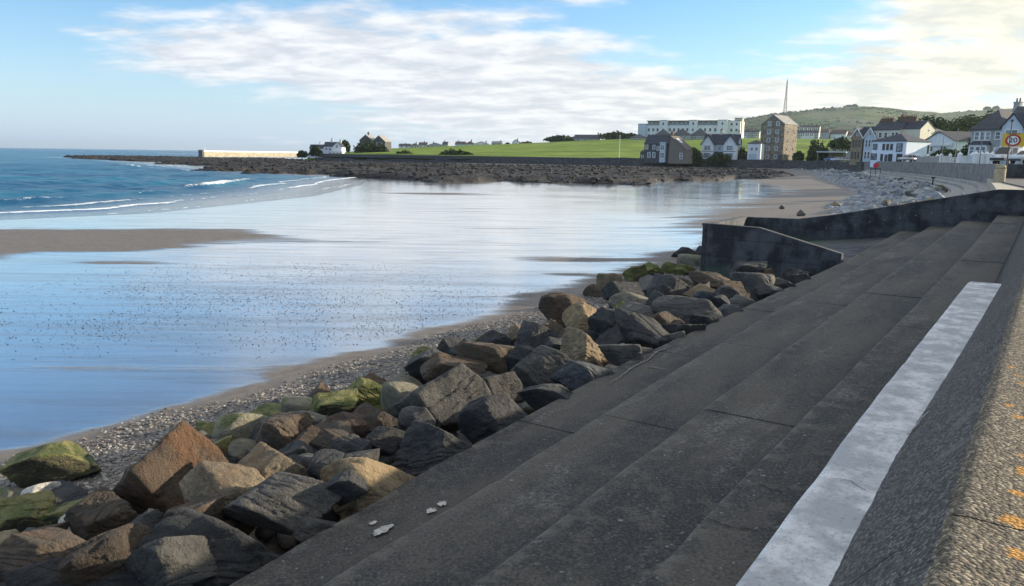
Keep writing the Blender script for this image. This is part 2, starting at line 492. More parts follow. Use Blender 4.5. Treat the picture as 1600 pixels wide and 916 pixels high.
def mat_sand():
    m, t, p = new_mat('beach_sand'); P = pos(t)
    dry = t.node('ShaderNodeAttribute', attribute_name='dry').outputs['Fac']
    stx = t.mapping(P, rot=(0, 0, R(-12)), scale=(.16, 1, 1))
    n = t.noise(stx, .33, 7, .62, .3); n2 = t.noise(stx, 1.6, 5, .6)
    d = t.m('ADD', dry, t.m('ADD', t.m('MULTIPLY', t.m('SUBTRACT', n, .5), 1.5), t.m('MULTIPLY', t.m('SUBTRACT', n2, .5), .35)))
    k = t.ramp(d, .34, .66)
    g = t.noise(P, 4, 6, .65); gf = t.noise(P, 90, 3, .7)
    wet = t.mix(t.ramp(g, .3, .7), (.100, .085, .070), (.135, .115, .094))
    dr = t.mix(t.ramp(g, .3, .7), (.135, .112, .092), (.20, .172, .14))
    c = t.mix(k, wet, dr)
    c = t.mix(t.m('MULTIPLY', t.ramp(gf, .55, .75), .35), c, (.34, .31, .27))
    t.l.new(c, p.inputs['Base Color'])
    film = t.ramp(k, 0, 1, .09, .62)
    t.l.new(t.m('ADD', film, t.m('MULTIPLY', t.ramp(n2, .45, .75), .10)), p.inputs['Roughness'])
    t.l.new(t.ramp(k, 0, 1, 1.0, .28), p.inputs['Specular IOR Level'])
    rip = t.noise(t.mapping(P, rot=(0, 0, R(-8)), scale=(.35, 1.5, 1)), 1.6, 7, .68)
    h = t.m('ADD', t.m('MULTIPLY', rip, t.ramp(k, 0, 1, .30, 1.2)), t.m('MULTIPLY', gf, t.ramp(k, 0, 1, .01, .25)))
    nb = t.bump(h, .19, .10)
    t.l.new(nb, p.inputs['Normal'])
    p.inputs['IOR'].default_value = 1.5
    gl = t.node('ShaderNodeBsdfGlossy'); gl.inputs['Color'].default_value = (.97, .97, .97, 1)      # the standing film of water
    t.l.new(t.m('ADD', .07, t.m('MULTIPLY', t.ramp(n2, .42, .70), .13)), gl.inputs['Roughness']); t.l.new(nb, gl.inputs['Normal'])
    lw = t.node('ShaderNodeLayerWeight'); lw.inputs['Blend'].default_value = .5
    streak = t.ramp(t.noise(t.mapping(P, rot=(0, 0, R(-10)), scale=(.10, 1, 1)), .9, 6, .7), .43, .64, 1.0, .50)
    fac = t.m('MULTIPLY', t.m('MULTIPLY', t.ramp(lw.outputs['Facing'], .57, .94, .14, .92, False), t.m('SUBTRACT', 1.0, k)), streak)
    ms_ = t.node('ShaderNodeMixShader'); t.l.new(fac, ms_.inputs[0]); t.l.new(p.outputs[0], ms_.inputs[1]); t.l.new(gl.outputs[0], ms_.inputs[2])
    t.l.new(ms_.outputs[0], t.n['Material Output'].inputs['Surface'])
    return m


def mat_sea():
    m, t, p = new_mat('sea_water'); P = pos(t)
    foam = t.node('ShaderNodeAttribute', attribute_name='foam').outputs['Fac']
    shal = t.node('ShaderNodeAttribute', attribute_name='shallow').outputs['Fac']
    fn = t.noise(t.mapping(P, scale=(.6, 1, 1)), 1.3, 6, .7)
    k = t.ramp(t.m('ADD', foam, t.m('MULTIPLY', t.m('SUBTRACT', fn, .5), 1.3)), .50, .66)
    deep = t.noise(t.mapping(P, scale=(.25, 1, 1)), .03, 4, .6)
    c = t.mix(t.ramp(deep, .35, .65), (.006, .075, .165), (.014, .155, .245))
    c = t.mix(t.ramp(shal, 0, .8, 0, .95), c, (.11, .115, .115))
    c = t.mix(k, c, (.72, .75, .77))
    t.l.new(c, p.inputs['Base Color'])
    t.l.new(t.m('ADD', t.ramp(k, 0, 1, .0, .7), t.ramp(shal, 0, 1, .25, .10)), p.inputs['Roughness'])
    p.inputs['IOR'].default_value = 1.33; t.l.new(t.ramp(shal, 0, 1, .32, 1.0), p.inputs['Specular IOR Level']); t.l.new(t.ramp(shal, 0, 1, 1.33, 3.2), p.inputs['IOR'])
    w1 = t.noise(t.mapping(P, rot=(0, 0, R(20)), scale=(.35, 1, 1)), .55, 6, .68); w2 = t.noise(P, 2.6, 5, .65)
    h = t.m('ADD', t.m('MULTIPLY', w1, 1.6), t.m('MULTIPLY', w2, .35))
    b = t.n.new('ShaderNodeBump'); b.inputs['Distance'].default_value = .55
    t.l.new(h, b.inputs['Height']); t.l.new(t.ramp(shal, 0, 1, 1.0, .06), b.inputs['Strength'])
    t.l.new(b.outputs[0], p.inputs['Normal'])
    return m


def mat_grass(name, a, b, sc=.05):
    m, t, p = new_mat(name); P = pos(t)
    n = t.noise(P, sc, 7, .68); f = t.noise(P, .5, 6, .75); band = t.noise(t.mapping(P, scale=(.25, 1.4, 1), rot=(0, 0, R(10))), .045, 4, .6)
    c = t.mix(t.ramp(n, .42, .58), a, b)
    c = t.mix(t.m('MULTIPLY', t.ramp(band, .48, .60), .65), c, tuple(x * .62 for x in a))
    c = t.mix(t.m('MULTIPLY', t.ramp(f, .5, .75), .35), c, tuple(x * .6 for x in a))
    t.l.new(c, p.inputs['Base Color']); p.inputs['Roughness'].default_value = .95; p.inputs['Specular IOR Level'].default_value = .15
    t.l.new(t.bump(f, .8, .25), p.inputs['Normal'])
    return m


def mat_hill():
    m, t, p = new_mat('hillside_scrub'); P = pos(t)
    n = t.noise(P, .006, 6, .62, .5); f = t.noise(P, .035, 6, .7); v = t.voro(t.mapping(P, scale=(1, 1, .6)), .006, out='Color')
    c = t.mix(t.ramp(n, .40, .60), (.12, .15, .06), (.06, .08, .035))
    c = t.mix(.3, c, t.mix(.9, v, (.14, .17, .075)))
    c = t.mix(t.m('MULTIPLY', t.ramp(f, .48, .66), .6), c, (.065, .085, .038))
    c = t.mix(t.m('MULTIPLY', t.ramp(f, .44, .30), .4), c, (.24, .25, .12))
    t.l.new(c, p.inputs['Base Color']); p.inputs['Roughness'].default_value = 1.0; p.inputs['Specular IOR Level'].default_value = .05
    t.l.new(t.bump(f, .8, 9.0), p.inputs['Normal'])
    return m


def mat_reef():
    m, t, p = new_mat('seaweed_rock'); P = pos(t)
    n = t.noise(P, .22, 6, .7); f = t.noise(P, 1.3, 5, .72)
    c = t.mix(t.ramp(n, .35, .65), (.006, .0055, .005), (.024, .020, .016))
    c = t.mix(t.ramp(f, .54, .66), c, (.070, .059, .045))
    c = t.mix(t.ramp(f, .42, .30), c, (.010, .009, .008))
    t.l.new(c, p.inputs['Base Color']); p.inputs['Roughness'].default_value = .75
    t.l.new(t.bump(f, 1.0, .35), p.inputs['Normal'])
    return m


def mat_stone(name, a, b, mortar, sc=2.2):
    m, t, p = new_mat(name); P = t.node('ShaderNodeTexCoord').outputs['Object']
    q = t.mapping(P, scale=(1, 1, 1.7))
    v = t.n.new('ShaderNodeTexVoronoi'); v.inputs['Scale'].default_value = sc; t.l.new(q, v.inputs['Vector'])
    bw = t.node('ShaderNodeRGBToBW'); t.l.new(v.outputs['Color'], bw.inputs[0])
    c = t.mix(t.ramp(bw.outputs[0], .2, .75), a, b)
    e = t.n.new('ShaderNodeTexVoronoi'); e.feature = 'DISTANCE_TO_EDGE'; e.inputs['Scale'].default_value = sc; t.l.new(q, e.inputs['Vector'])
    c = t.mix(t.ramp(e.outputs['Distance'], .07, .02), c, mortar)
    t.l.new(c, p.inputs['Base Color']); p.inputs['Roughness'].default_value = .9
    t.l.new(t.bump(t.ramp(e.outputs['Distance'], 0, .12), .6, .05), p.inputs['Normal'])
    return m


def mat_render(name, col, dirt_shade=.3):
    m, t, p = new_mat(name); P = t.node('ShaderNodeTexCoord').outputs['Object']
    s = t.noise(t.mapping(P, scale=(1.5, 1.5, .3)), .9, 6, .65); f = t.noise(P, 5, 4, .6)
    c = t.mix(t.m('MULTIPLY', t.ramp(s, .45, .75), dirt_shade * 1.6), col, tuple(x * .55 for x in col))
    c = t.mix(t.m('MULTIPLY', t.ramp(f, .55, .75), .2), c, tuple(x * .75 for x in col))
    t.l.new(c, p.inputs['Base Color']); p.inputs['Roughness'].default_value = .85
    return m


def mat_slate(name, col):
    m, t, p = new_mat(name); P = t.node('ShaderNodeTexCoord').outputs['Object']
    br = t.n.new('ShaderNodeTexBrick'); t.l.new(t.mapping(P, scale=(1.6, 1.6, 1.6), rot=(R(60), 0, 0)), br.inputs['Vector'])
    for i, k in ((1, .75), (2, 1.25)):
        br.inputs[i].default_value = (*[c * k for c in col], 1)
    br.inputs[3].default_value = (*[c * .45 for c in col], 1)
    n = t.noise(P, .8, 5, .65)
    c = t.mix(t.m('MULTIPLY', t.ramp(n, .45, .72), .45), br.outputs['Color'], tuple(c * 1.7 for c in col))
    t.l.new(c, p.inputs['Base Color']); p.inputs['Roughness'].default_value = .85
    return m


def mat_leaf(name, a, b):
    m, t, p = new_mat(name); P = pos(t)
    n = t.noise(P, .7, 3, .6); n2 = t.noise(P, 5, 2, .5)
    c = t.mix(t.ramp(n, .35, .65), a, b); c = t.mix(t.ramp(n2, .3, .7, 0, .5), c, tuple(x * .55 for x in a))
    t.l.new(c, p.inputs['Base Color']); p.inputs['Roughness'].default_value = .8; p.inputs['Specular IOR Level'].default_value = .2
    return m


M = dict(
    tread=mat_tread(), bench=mat_bench(),
    wall_face=mat_aggregate('exposed_aggregate_face', (.095, .091, .080), (.22, .21, .185), (.024, .024, .023)),
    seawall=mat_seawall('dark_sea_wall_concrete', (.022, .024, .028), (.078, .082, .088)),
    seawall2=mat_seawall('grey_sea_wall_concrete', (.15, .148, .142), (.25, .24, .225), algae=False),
    capstone=mat_seawall('wall_end_concrete', (.30, .24, .15), (.42, .35, .22), algae=False, streak=False),
    step2=mat_seawall('grey_step_concrete', (.24, .235, .22), (.36, .35, .32), algae=False, streak=False),
    boulder=mat_boulder(), sand=mat_sand(), sea=mat_sea(), grass=mat_grass('grass_field', (.13, .20, .022), (.20, .27, .038)),
    hill=mat_hill(), reef=mat_reef(), asphalt=plain('asphalt', (.075, .075, .075), .9, .2, 2),
    paving=plain('pale_paving', (.40, .36, .28), .85, .2, 1.5),
    pebble=None, crack=plain('crack_dark', (.010, .010, .011), .95, .3), sealant=plain('pale_crack_filler', (.20, .19, .17), .9, .4, 20),  # cracks are drawn as flat near-black strips
    splash=plain('bird_lime', (.42, .40, .36), .9, .3, 20),
    mill=mat_stone('mill_rubble_stone', (.12, .105, .085), (.28, .235, .17), (.22, .19, .15), 1.3),
    darkstone=mat_stone('dark_rubble_stone', (.055, .055, .058), (.11, .105, .10), (.09, .088, .085), 1.8),
    shorewall=mat_stone('shore_wall_stone', (.05, .053, .058), (.10, .10, .10), (.045, .045, .048), 1.1),
    sandstone=mat_stone('sandstone', (.22, .17, .11), (.34, .28, .19), (.27, .22, .15), 1.6),
    white=mat_render('white_render', (.74, .75, .75)), cream=mat_render('cream_render', (.62, .58, .46)), grey=mat_render('grey_render', (.36, .37, .36)),
    paleblue=mat_render('pale_blue_render', (.50, .58, .64)), brown=mat_render('brown_render', (.20, .17, .14)), pub=mat_render('pub_white_render', (.70, .78, .86), .15),
    harbour=mat_stone('harbour_stone', (.36, .31, .21), (.52, .46, .33), (.26, .22, .15), .5),
    slate=mat_slate('blue_grey_slate', (.040, .047, .066)), slate2=mat_slate('weathered_slate', (.070, .072, .078)), tile=mat_slate('brown_tile', (.12, .095, .075)),
    palesl=mat_slate('pale_slate', (.30, .29, .27)),
    trim=plain('white_paint', (.78, .78, .76), .5, .06), timber=plain('dark_timber', (.025, .024, .024), .6, .2), door=plain('painted_door', (.05, .055, .07), .5, .2),
    pot=plain('clay_pot', (.22, .10, .06), .85, .2), brick=plain('chimney_brick', (.14, .09, .065), .9, .3, 6),
    garage=plain('garage_door', (.42, .52, .58), .6, .1), bark=plain('bark', (.06, .048, .036), .95, .3, 6),
    leaf=mat_leaf('dark_leaf', (.032, .055, .020), (.075, .105, .034)), leaf2=mat_leaf('olive_leaf', (.055, .080, .028), (.115, .14, .05)), leaf3=mat_leaf('hedge_leaf', (.035, .062, .016), (.07, .11, .028)),
    carwhite=plain('white_car_paint', (.72, .74, .76), .25, .03), carsilver=plain('silver_car_paint', (.50, .51, .51), .28, .04, metal=.4), carblack=plain('black_car_paint', (.012, .012, .014), .2, .1),
    cargreen=plain('dark_green_car_paint', (.03, .06, .05), .25, .1), carblue=plain('blue_car_paint', (.10, .20, .42), .28, .08), tarp=plain('blue_cover', (.30, .45, .62), .6, .1),
    tyre=plain('rubber', (.02, .02, .02), .85, .1), rim=plain('wheel_alloy', (.5, .5, .5), .35, .05, metal=.8), lamp=plain('lamp_lens', (.75, .75, .72), .15, .03), bumper=plain('bumper_plastic', (.04, .04, .045), .6, .1),
    steel=plain('galvanised_steel', (.22, .23, .24), .5, .1, metal=.5), darksteel=plain('dark_steel', (.035, .038, .042), .5, .1), red=plain('red_paint', (.55, .02, .035), .5, .08),
    yellow=plain('yellow_sign', (.72, .44, .03), .5, .05), redring=plain('sign_red', (.55, .03, .03), .5, .05), signwhite=plain('sign_white', (.8, .8, .78), .5, .03), signblack=plain('sign_black', (.012, .012, .014), .5, .05),
    gull=plain('gull_feather', (.20, .20, .21), .8, .2), orange=plain('lifebuoy_orange', (.7, .16, .03), .5, .1))
gm, gt, gp = new_mat('window_glass'); gp.inputs['Base Color'].default_value = (.018, .024, .032, 1); gp.inputs['Roughness'].default_value = .06; M['glass'] = gm
gm, gt, gp = new_mat('curtained_glass')
gt.l.new(gt.mix(gt.ramp(gt.noise(pos(gt), 1.3, 3, .5), .4, .6), (.10, .13, .16), (.26, .30, .34)), gp.inputs['Base Color']); gp.inputs['Roughness'].default_value = .12; M['glass2'] = gm


def mat_pebble():
    m, t, p = new_mat('shingle')
    a = t.node('ShaderNodeAttribute', attribute_name='tone').outputs['Fac']
    c = t.mix(t.ramp(a, 0, .55, smooth=False), (.045, .042, .040), (.20, .175, .145)); c = t.mix(t.ramp(a, .55, 1.0, smooth=False), c, (.38, .36, .32))
    t.l.new(c, p.inputs['Base Color']); p.inputs['Roughness'].default_value = .6
    return m


M['pebble'] = mat_pebble()

# ================================================================== THE SETTING
COAST = [SL(-40, .2), SL(0, .2), SL(46, .2), SL(66, 1.6), SL(84, 4), SL(105, 5.5), SL(130, 10), SL(160, 18), SL(200, 31), (104, 231), (108, 262), (98, 287),
         (78, 298), (50, 301), (13, 318), (-28, 334), (-72, 362), (-105, 405), (-128, 480), (-150, 700), (-160, 1500)]
COASTR = resample(COAST, 4.0)
_cl = [tuple(p) for p in COASTR]
SHORE = [(-2000, -900), (-300, -60), (-80, 34), (-50, 47.5), (-37, 55), (-29.5, 63.5), (-23.5, 91), (-24.5, 125), (-30, 163), (-75, 208), (-130, 285), (-180, 360), (-262, 466), (-280, 520), (-160, 720), (-170, 3000)]
REEF = [(-262, 466), (-215, 405), (-180, 358), (-140, 300), (-112, 262), (-95, 240), (-69, 206), (-52, 187), (-34, 169), (-13, 153), (6, 147), (32, 151), (52, 180), (74, 232), (97, 280),
        (78, 297), (50, 300), (13, 317), (-28, 333), (-72, 361), (-105, 404), (-150, 470), (-220, 500)]


def seaward(X, Y):                          # distance out from the sea wall line (positive = beach side)
    return pdist(X, Y, _cl)


def ashore(X, Y):                           # distance inland from the water's edge
    return -pdist(X, Y, SHORE)


def station(X, Y): return np.asarray(X) * U[0] + np.asarray(Y) * U[1]


def beach_z(X, Y):
    X = np.asarray(X, float); Y = np.asarray(Y, float)
    dc, ds, s = seaward(X, Y), ashore(X, Y), station(X, Y)
    flat_ = np.where(ds > 0, np.clip(ds * .006, 0, .10), np.maximum(ds * .035, -1.6))
    bank1 = np.interp(dc, [-5, 5.4, 8.5, 12.2, 13.6, 20], [1.0, .95, .48, .12, .03, 0])
    bank2 = np.interp(dc, [-5, 5, 9, 14, 24, 40], [1.5, 1.35, 1.0, .42, .15, 0])
    k = smooth(s, 44, 66)
    und = (fbm(X * .12, Y * .12, 3.0, 3) - .5) * .05
    return flat_ + bank1 * (1 - k) + bank2 * k + und * np.clip(ds * .1, 0, 1) + 0.012


# --- beach
gx = np.concatenate([np.arange(-190, -30, 2.0), np.arange(-30, 40, .8), np.arange(40, 125, 1.6)])
gy = np.concatenate([np.arange(-24, 60, .8), np.arange(60, 330, 1.8)])
X, Y = np.meshgrid(gx, gy); X = X.ravel(); Y = Y.ravel()
Z = beach_z(X, Y)
dc, ds, s_ = seaward(X, Y), ashore(X, Y), station(X, Y)
dry = np.clip(1.25 - (dc - 12.6) / np.interp(s_, [0, 10, 20, 34], [1.9, 1.6, 2.8, 4.4]), 0, 1.3) * (1 - smooth(s_, 36, 62)) + np.clip(1.35 - (dc - 12) / np.interp(s_, [60, 140, 220, 280], [13, 18, 34, 40]), 0, 1.3) * smooth(s_, 36, 62)
bar_c = np.array([-46.0, 36.5])             # the low sand bar that has drained
bx, by = X - bar_c[0], Y - bar_c[1]
th = R(17); bu, bv = bx * math.cos(th) + by * math.sin(th), -bx * math.sin(th) + by * math.cos(th)
q = (bu / 34.0) ** 2 + (bv / 8.8) ** 2 + (fbm(X * .15, Y * .3, 3.0, 3) - .5) * .5
bar = np.clip(1.35 - q, 0, 1) * 1.25
Z = Z + np.clip(1.0 - q, 0, 1) * .06
for (px, py, wx, wy) in [(700, 303, 9, 3.0), (640, 302, 6, 1.6), (1000, 268, 30, 12), (860, 462, 1.6, 1.1), (900, 430, 2.4, .9), (820, 500, 2.5, 1.3), (930, 408, 5, .8), (150, 420, 3, .6), (210, 412, 3.6, .5)]:
    g = gnd(px, py, .1); qq = ((X - g.x) / wx) ** 2 + ((Y - g.y) / wy) ** 2
    bar = np.maximum(bar, np.exp(-qq) * .75)
dry = np.maximum(dry, bar)
dry = np.where(ds < 2.5, np.minimum(dry, .05), np.maximum(dry, .24 * smooth(ds, 8, 25)))
me = big_mesh('beach', np.stack([X, Y, Z], 1), grid_faces(len(gx), len(gy)), M['sand'], True, {'dry': dry})
tag(link('beach', me), kind='structure')

# --- sea, one sheet out to the horizon
def spread(lo, hi, step, out, far, growth=1.16):
    a = list(np.arange(lo, hi, step)); st = step; p = a[-1]; r = []
    while p < far: st *= growth; p += st; r.append(p)
    st = step; p = lo; l_ = []
    while p > out: st *= growth; p -= st; l_.append(p)
    return np.array(l_[::-1] + a + r)


gx = spread(-120, -16, .45, -40000, 4000, 1.14); gy = spread(36, 230, .7, -3000, 45000, 1.14)
X, Y = np.meshgrid(gx, gy); X = X.ravel(); Y = Y.ravel()
off = -ashore(X, Y)
wob = (fbm(X * .03, Y * .03, 1.0, 3) - .5) * 9 + (fbm(X * .2, Y * .2, 5.0, 2) - .5) * 1.6
o2 = off + wob
foam = np.zeros_like(X); Z = np.zeros_like(X)
brk = np.clip((fbm(X * .06 + 9, Y * .06, 2.0, 3) - .5) * 2.2 + .5, 0, 1)
for c0, h, wd, fw_, amt in [(1.2, .02, 1.0, .28, .58), (6.2, .10, 1.8, .36, .74), (11.5, .16, 2.2, .44, .76), (19.0, .45, 2.6, .9, .66), (29, .34, 3.4, .8, .30), (43, .28, 4.5, 1.0, .15), (60, .25, 5, 1, .1)]:
    fade = smooth(off, -1, 2)
    d = o2 - c0
    front = np.where(d < 0, wd * .45, wd)   # steep shoreward face
    Z += h * np.exp(-(d / front) ** 2) * fade * (.5 + brk)
    foam = np.maximum(foam, np.exp(-((d + .3) / fw_) ** 2) * amt * (.42 + brk * .95) * fade)
Z += (fbm(X * .22, Y * .45, 7.0, 4) - .5) * .55 * smooth(off, 8, 30)
far_c = fbm(X * .02, Y * .06, 4.0, 3)
foam = np.maximum(foam, smooth(far_c, .70, .80) * smooth(off, 40, 120) * .55)
reef_near = np.abs(pdist(X, Y, REEF, True))
foam = np.maximum(foam, np.exp(-(reef_near / 2.2) ** 2) * .50 * (.5 + brk))
shal = 1 - smooth(o2, 1.5, 15)
Z = np.where(off < -6, -.6, Z)
me = big_mesh('sea', np.stack([X, Y, Z], 1), grid_faces(len(gx), len(gy)), M['sea'], True, {'foam': foam, 'shallow': shal})
tag(link('sea', me), kind='structure')

# --- reef of weed-covered rock, one uneven sheet and the loose rocks on it
gx = np.arange(-285, 112, 1.15); gy = np.arange(138, 512, 1.15)
X, Y = np.meshgrid(gx, gy); X = X.ravel(); Y = Y.ravel()


def reef_d(X, Y):
    d = np.abs(pdist(X, Y, REEF, True)); d = np.where(inside(X, Y, REEF), d, -d)
    return d + (fbm(X * .05, Y * .05, 8.0, 5) - .5) * 62 + 1.0


def reef_z(X, Y):
    d = reef_d(X, Y)
    n = fbm(X * .05, Y * .09, 2.0, 3); r = 1 - np.abs(fbm(X * .16, Y * .26, 6.0, 4) * 2 - 1)
    k = vnoise(X * .7, Y * .7, 3.0)
    top = .12 + n * .5 + r * .55 + k * .30 + np.clip(d, 0, 80) * .008
    pools = smooth(fbm(X * .03, Y * .07, 12.0, 3), .60, .52)
    return np.where(d > 0, np.minimum(top * (.35 + .65 * pools), .05 + d * .22), -.5 + np.maximum(d, -3) * .3)


me = big_mesh('reef', np.stack([X, Y, reef_z(X, Y)], 1), grid_faces(len(gx), len(gy)), M['reef'], False)
tag(link('reef', me), kind='structure')


def ico(sub):
    bm = bmesh.new(); bmesh.ops.create_icosphere(bm, subdivisions=sub, radius=1.0)
    v = np.array([x.co[:] for x in bm.verts]); f = np.array([[q.index for q in x.verts] for x in bm.faces]); bm.free()
    return v, f


def scatter_mesh(name, P, size, mat, sub=1, squash=.6, attrs=None, seed=3, jitter=.28):
    """many small stones in one mesh"""
    g = np.random.default_rng(seed); V0, F0 = ico(sub); n, nv = len(P), len(V0)
    V = np.broadcast_to(V0, (n, nv, 3)) * (1 + (g.random((n, nv, 1)) - .5) * 2 * jitter)
    sc = np.stack([size * (.7 + .6 * g.random(n)), size * (.7 + .6 * g.random(n)), size * squash * (.6 + .7 * g.random(n))], 1)
    V = V * sc[:, None, :]; a = g.random(n) * 6.283; t = (g.random(n) - .5) * .9
    ct, st = np.cos(t)[:, None], np.sin(t)[:, None]; x, z = V[..., 0] * ct - V[..., 2] * st, V[..., 0] * st + V[..., 2] * ct
    ca, sa = np.cos(a)[:, None], np.sin(a)[:, None]; x, y = x * ca - V[..., 1] * sa, x * sa + V[..., 1] * ca
    V = np.stack([x, y, z], -1) + P[:, None, :]
    Fc = (F0[None] + (np.arange(n) * nv)[:, None, None]).reshape(-1, 3)
    at_ = {k: np.repeat(v, nv) for k, v in attrs.items()} if attrs else None
    return big_mesh(name, V.reshape(-1, 3), Fc, mat, False, at_)


g = np.random.default_rng(11)
rx, ry = g.uniform(-285, 108, 52000), g.uniform(140, 505, 52000)
ok = reef_d(rx, ry) > .3; rx, ry = rx[ok], ry[ok]
zz_ = reef_z(rx, ry)
sz = .14 + .62 * g.random(len(rx)) ** 4
me = scatter_mesh('reef_rocks', np.stack([rx, ry, zz_ + sz * .15], 1), sz, M['reef'], 1, .55, seed=5)
tag(link('reef_rocks', me), 'brown weed covered rocks strewn over the reef below the green field', 'rocks', kind='stuff')

# --- land behind the sea wall
gx = np.arange(-220, 760, 5.0); gy = np.arange(-60, 1450, 5.0)
X, Y = np.meshgrid(gx, gy); X = X.ravel(); Y = Y.ravel()


def road_z(Y): return 3.40 + 1.0 * smooth(Y, 110, 235)


def land_z(X, Y):
    X = np.asarray(X, float); Y = np.asarray(Y, float)
    di = -seaward(X, Y); a = X / np.maximum(Y, 1)
    crest = np.interp(a, [-.4, -.26, -.17, -.083, .042, .168, .285, .43, .6], [2.6, 3.2, 8, 10.4, 14, 18, 19, 19.5, 24])
    z0 = road_z(Y) + .05; z = z0 + (np.maximum(crest, z0) - z0) * smooth(Y, 318, 560)
    rise = road_z(Y) + np.clip(di - 14, 0, 90) * .075
    k = smooth(a, .40, .47) * smooth(Y, 60, 120)
    z = z * (1 - k) + np.maximum(z, rise) * k
    z = z + (fbm(X * .02, Y * .02, 3.0, 3) - .5) * 1.2 * smooth(Y, 330, 500)
    return np.where(di < 4, -2.5, z)


me = big_mesh('land', np.stack([X, Y, land_z(X, Y)], 1), grid_faces(len(gx), len(gy)), M['grass'], True)
tag(link('land', me), kind='structure')


def ribbon(name, P, d0, d1, z0, z1, mat, base=-.6):
    """solid strip along a line between two offsets (to the left of travel)"""
    A, B = offset(P, d0), offset(P, d1); n = len(P)
    zs0 = np.full(n, z0) if np.isscalar(z0) else np.asarray(z0); zs1 = np.full(n, z1) if np.isscalar(z1) else np.asarray(z1)
    V = np.concatenate([np.c_[A, zs0], np.c_[B, zs1], np.c_[B, np.full(n, base)], np.c_[A, np.full(n, base)]])
    i = np.arange(n - 1); F_ = []
    for a, b in ((0, 1), (1, 2), (2, 3), (3, 0)):
        F_.append(np.stack([i + a * n, i + 1 + a * n, i + 1 + b * n, i + b * n], 1))
    F_ = np.concatenate(F_ + [np.array([[0, n, 2 * n, 3 * n], [n - 1, 4 * n - 1, 3 * n - 1, 2 * n - 1]])])
    return big_mesh(name, V, F_, mat, False)


i0 = int(np.argmin(np.abs(station(*COASTR.T) - 100)))
tag(link('promenade', ribbon('promenade', COASTR[:i0 + 120], -13.5, -.62, road_z(COASTR[:i0 + 120, 1]) + .08, road_z(COASTR[:i0 + 120, 1]), M['asphalt'], 3.0)), kind='structure')
tag(link('pavement', ribbon('pavement', resample([SL(44.6, -4), SL(66, -3.2), SL(104, -.5)], 3), -6, 6.2, 3.30, 3.30, M['paving'], 2.6)), kind='structure')

# --- far hill
az_px = [700, 820, 900, 980, 1050, 1100, 1140, 1180, 1210, 1250, 1290, 1330, 1365, 1400, 1450, 1500, 1560, 1600, 1750, 2000, 2400]
hgt = [4, 8, 12, 20, 30, 44, 58, 67, 72, 78, 81, 83.5, 82, 78, 74, 79, 85, 89, 96, 90, 60]
HP = [math.atan((p - 800) / F_PX) for p in az_px]
aa = np.linspace(math.atan(-.05), R(57), 330); rr = np.concatenate([np.linspace(1300, 2600, 70), np.linspace(2640, 5200, 30)])
A_, R_ = np.meshgrid(aa, rr); A_ = A_.ravel(); R_ = R_.ravel()
X, Y = R_ * np.tan(A_), R_                  # R_ is forward distance
H_ = np.interp(A_, HP, hgt) / F_PX * 2500 * .90 - 4
prof = np.where(R_ < 2500, smooth(R_, 1250, 2520) ** .8, 1 - .5 * smooth(R_, 2600, 5200))
Z = 14 + H_ * prof * (1 + 0.0 * R_) + (fbm(X * .004, Y * .004, 2.0, 4) - .5) * 14 * smooth(R_, 1300, 1700) + (fbm(X * .02, Y * .02, 6.0, 3) - .5) * 6
me = big_mesh('hill', np.stack([X, Y, Z], 1), grid_faces(len(aa), len(rr)), M['hill'], True)
tag(link('hill', me), kind='structure')


def hill_z(x, y):
    a = math.atan(x / y); h = np.interp(a, HP, hgt) / F_PX * 2500 * .90 - 4
    p = smooth(y, 1250, 2520) ** .8 if y < 2500 else 1 - .5 * smooth(y, 2600, 5200)
    return float(14 + h * p)


g = np.random.default_rng(21); n = 2600
ay, ry = g.uniform(math.atan(.26), math.atan(.72), n), 1400 + 1150 * g.random(n) ** .7
P = np.stack([ry * np.tan(ay), ry, np.zeros(n)], 1)
P[:, 2] = [hill_z(x, y) for x, y in P[:, :2]]
keep = fbm(P[:, 0] * .006, P[:, 1] * .006, 9.0, 3) > .47
P = P[keep]
me = scatter_mesh('hillside_scrub', P, 2.5 + 4 * g.random(len(P)) ** 2, M['leaf2'], 1, .6, seed=8)
tag(link('hillside_scrub', me), 'scattered trees and gorse clumps covering the distant hillside', 'scrub', kind='stuff')

# --- open ground out to the horizon inland
me = big_mesh('moorland', [(-100, 1300, 9), (30000, 1300, 9), (30000, 45000, 9), (400, 45000, 9)], [[0, 1, 2, 3]], M['hill'], False)
tag(link('moorland', me), kind='structure')

# ================================================================== SEA DEFENCES IN FRONT
EA = ([-6, 3.4, 6.4, 12, 20, 30, 44.2], [4.95, 5.31, 5.57, 5.83, 5.76, 5.70, 6.0])
EB = ([-6, 5, 9, 16, 26, 44.2], [4.1, 4.25, 4.38, 4.55, 4.52, 4.62])
EC = ([-6, 4.7, 9, 25, 44.2], [2.9, 2.96, 3.05, 3.10, 3.25])
ED = ([-6, 5, 14, 28, 44.2], [1.76, 1.77, 1.72, 1.68, 1.80])
EI = ([-6, 16, 44.2], [.3, .3, .3])
JOINTS = [-6.4, -1.5, 3.4, 8.35, 13.1, 18.2, 23.1, 28.0, 33.0, 38.2, 44.15]
steps = empty('concrete_steps', SL(4, 3, 1.0))
tag(steps, 'long flight of broad dark weathered concrete steps beside the boulders', 'steps')
_inv = steps.matrix_basis.inverted() if False else Matrix.Translation(-steps.location)


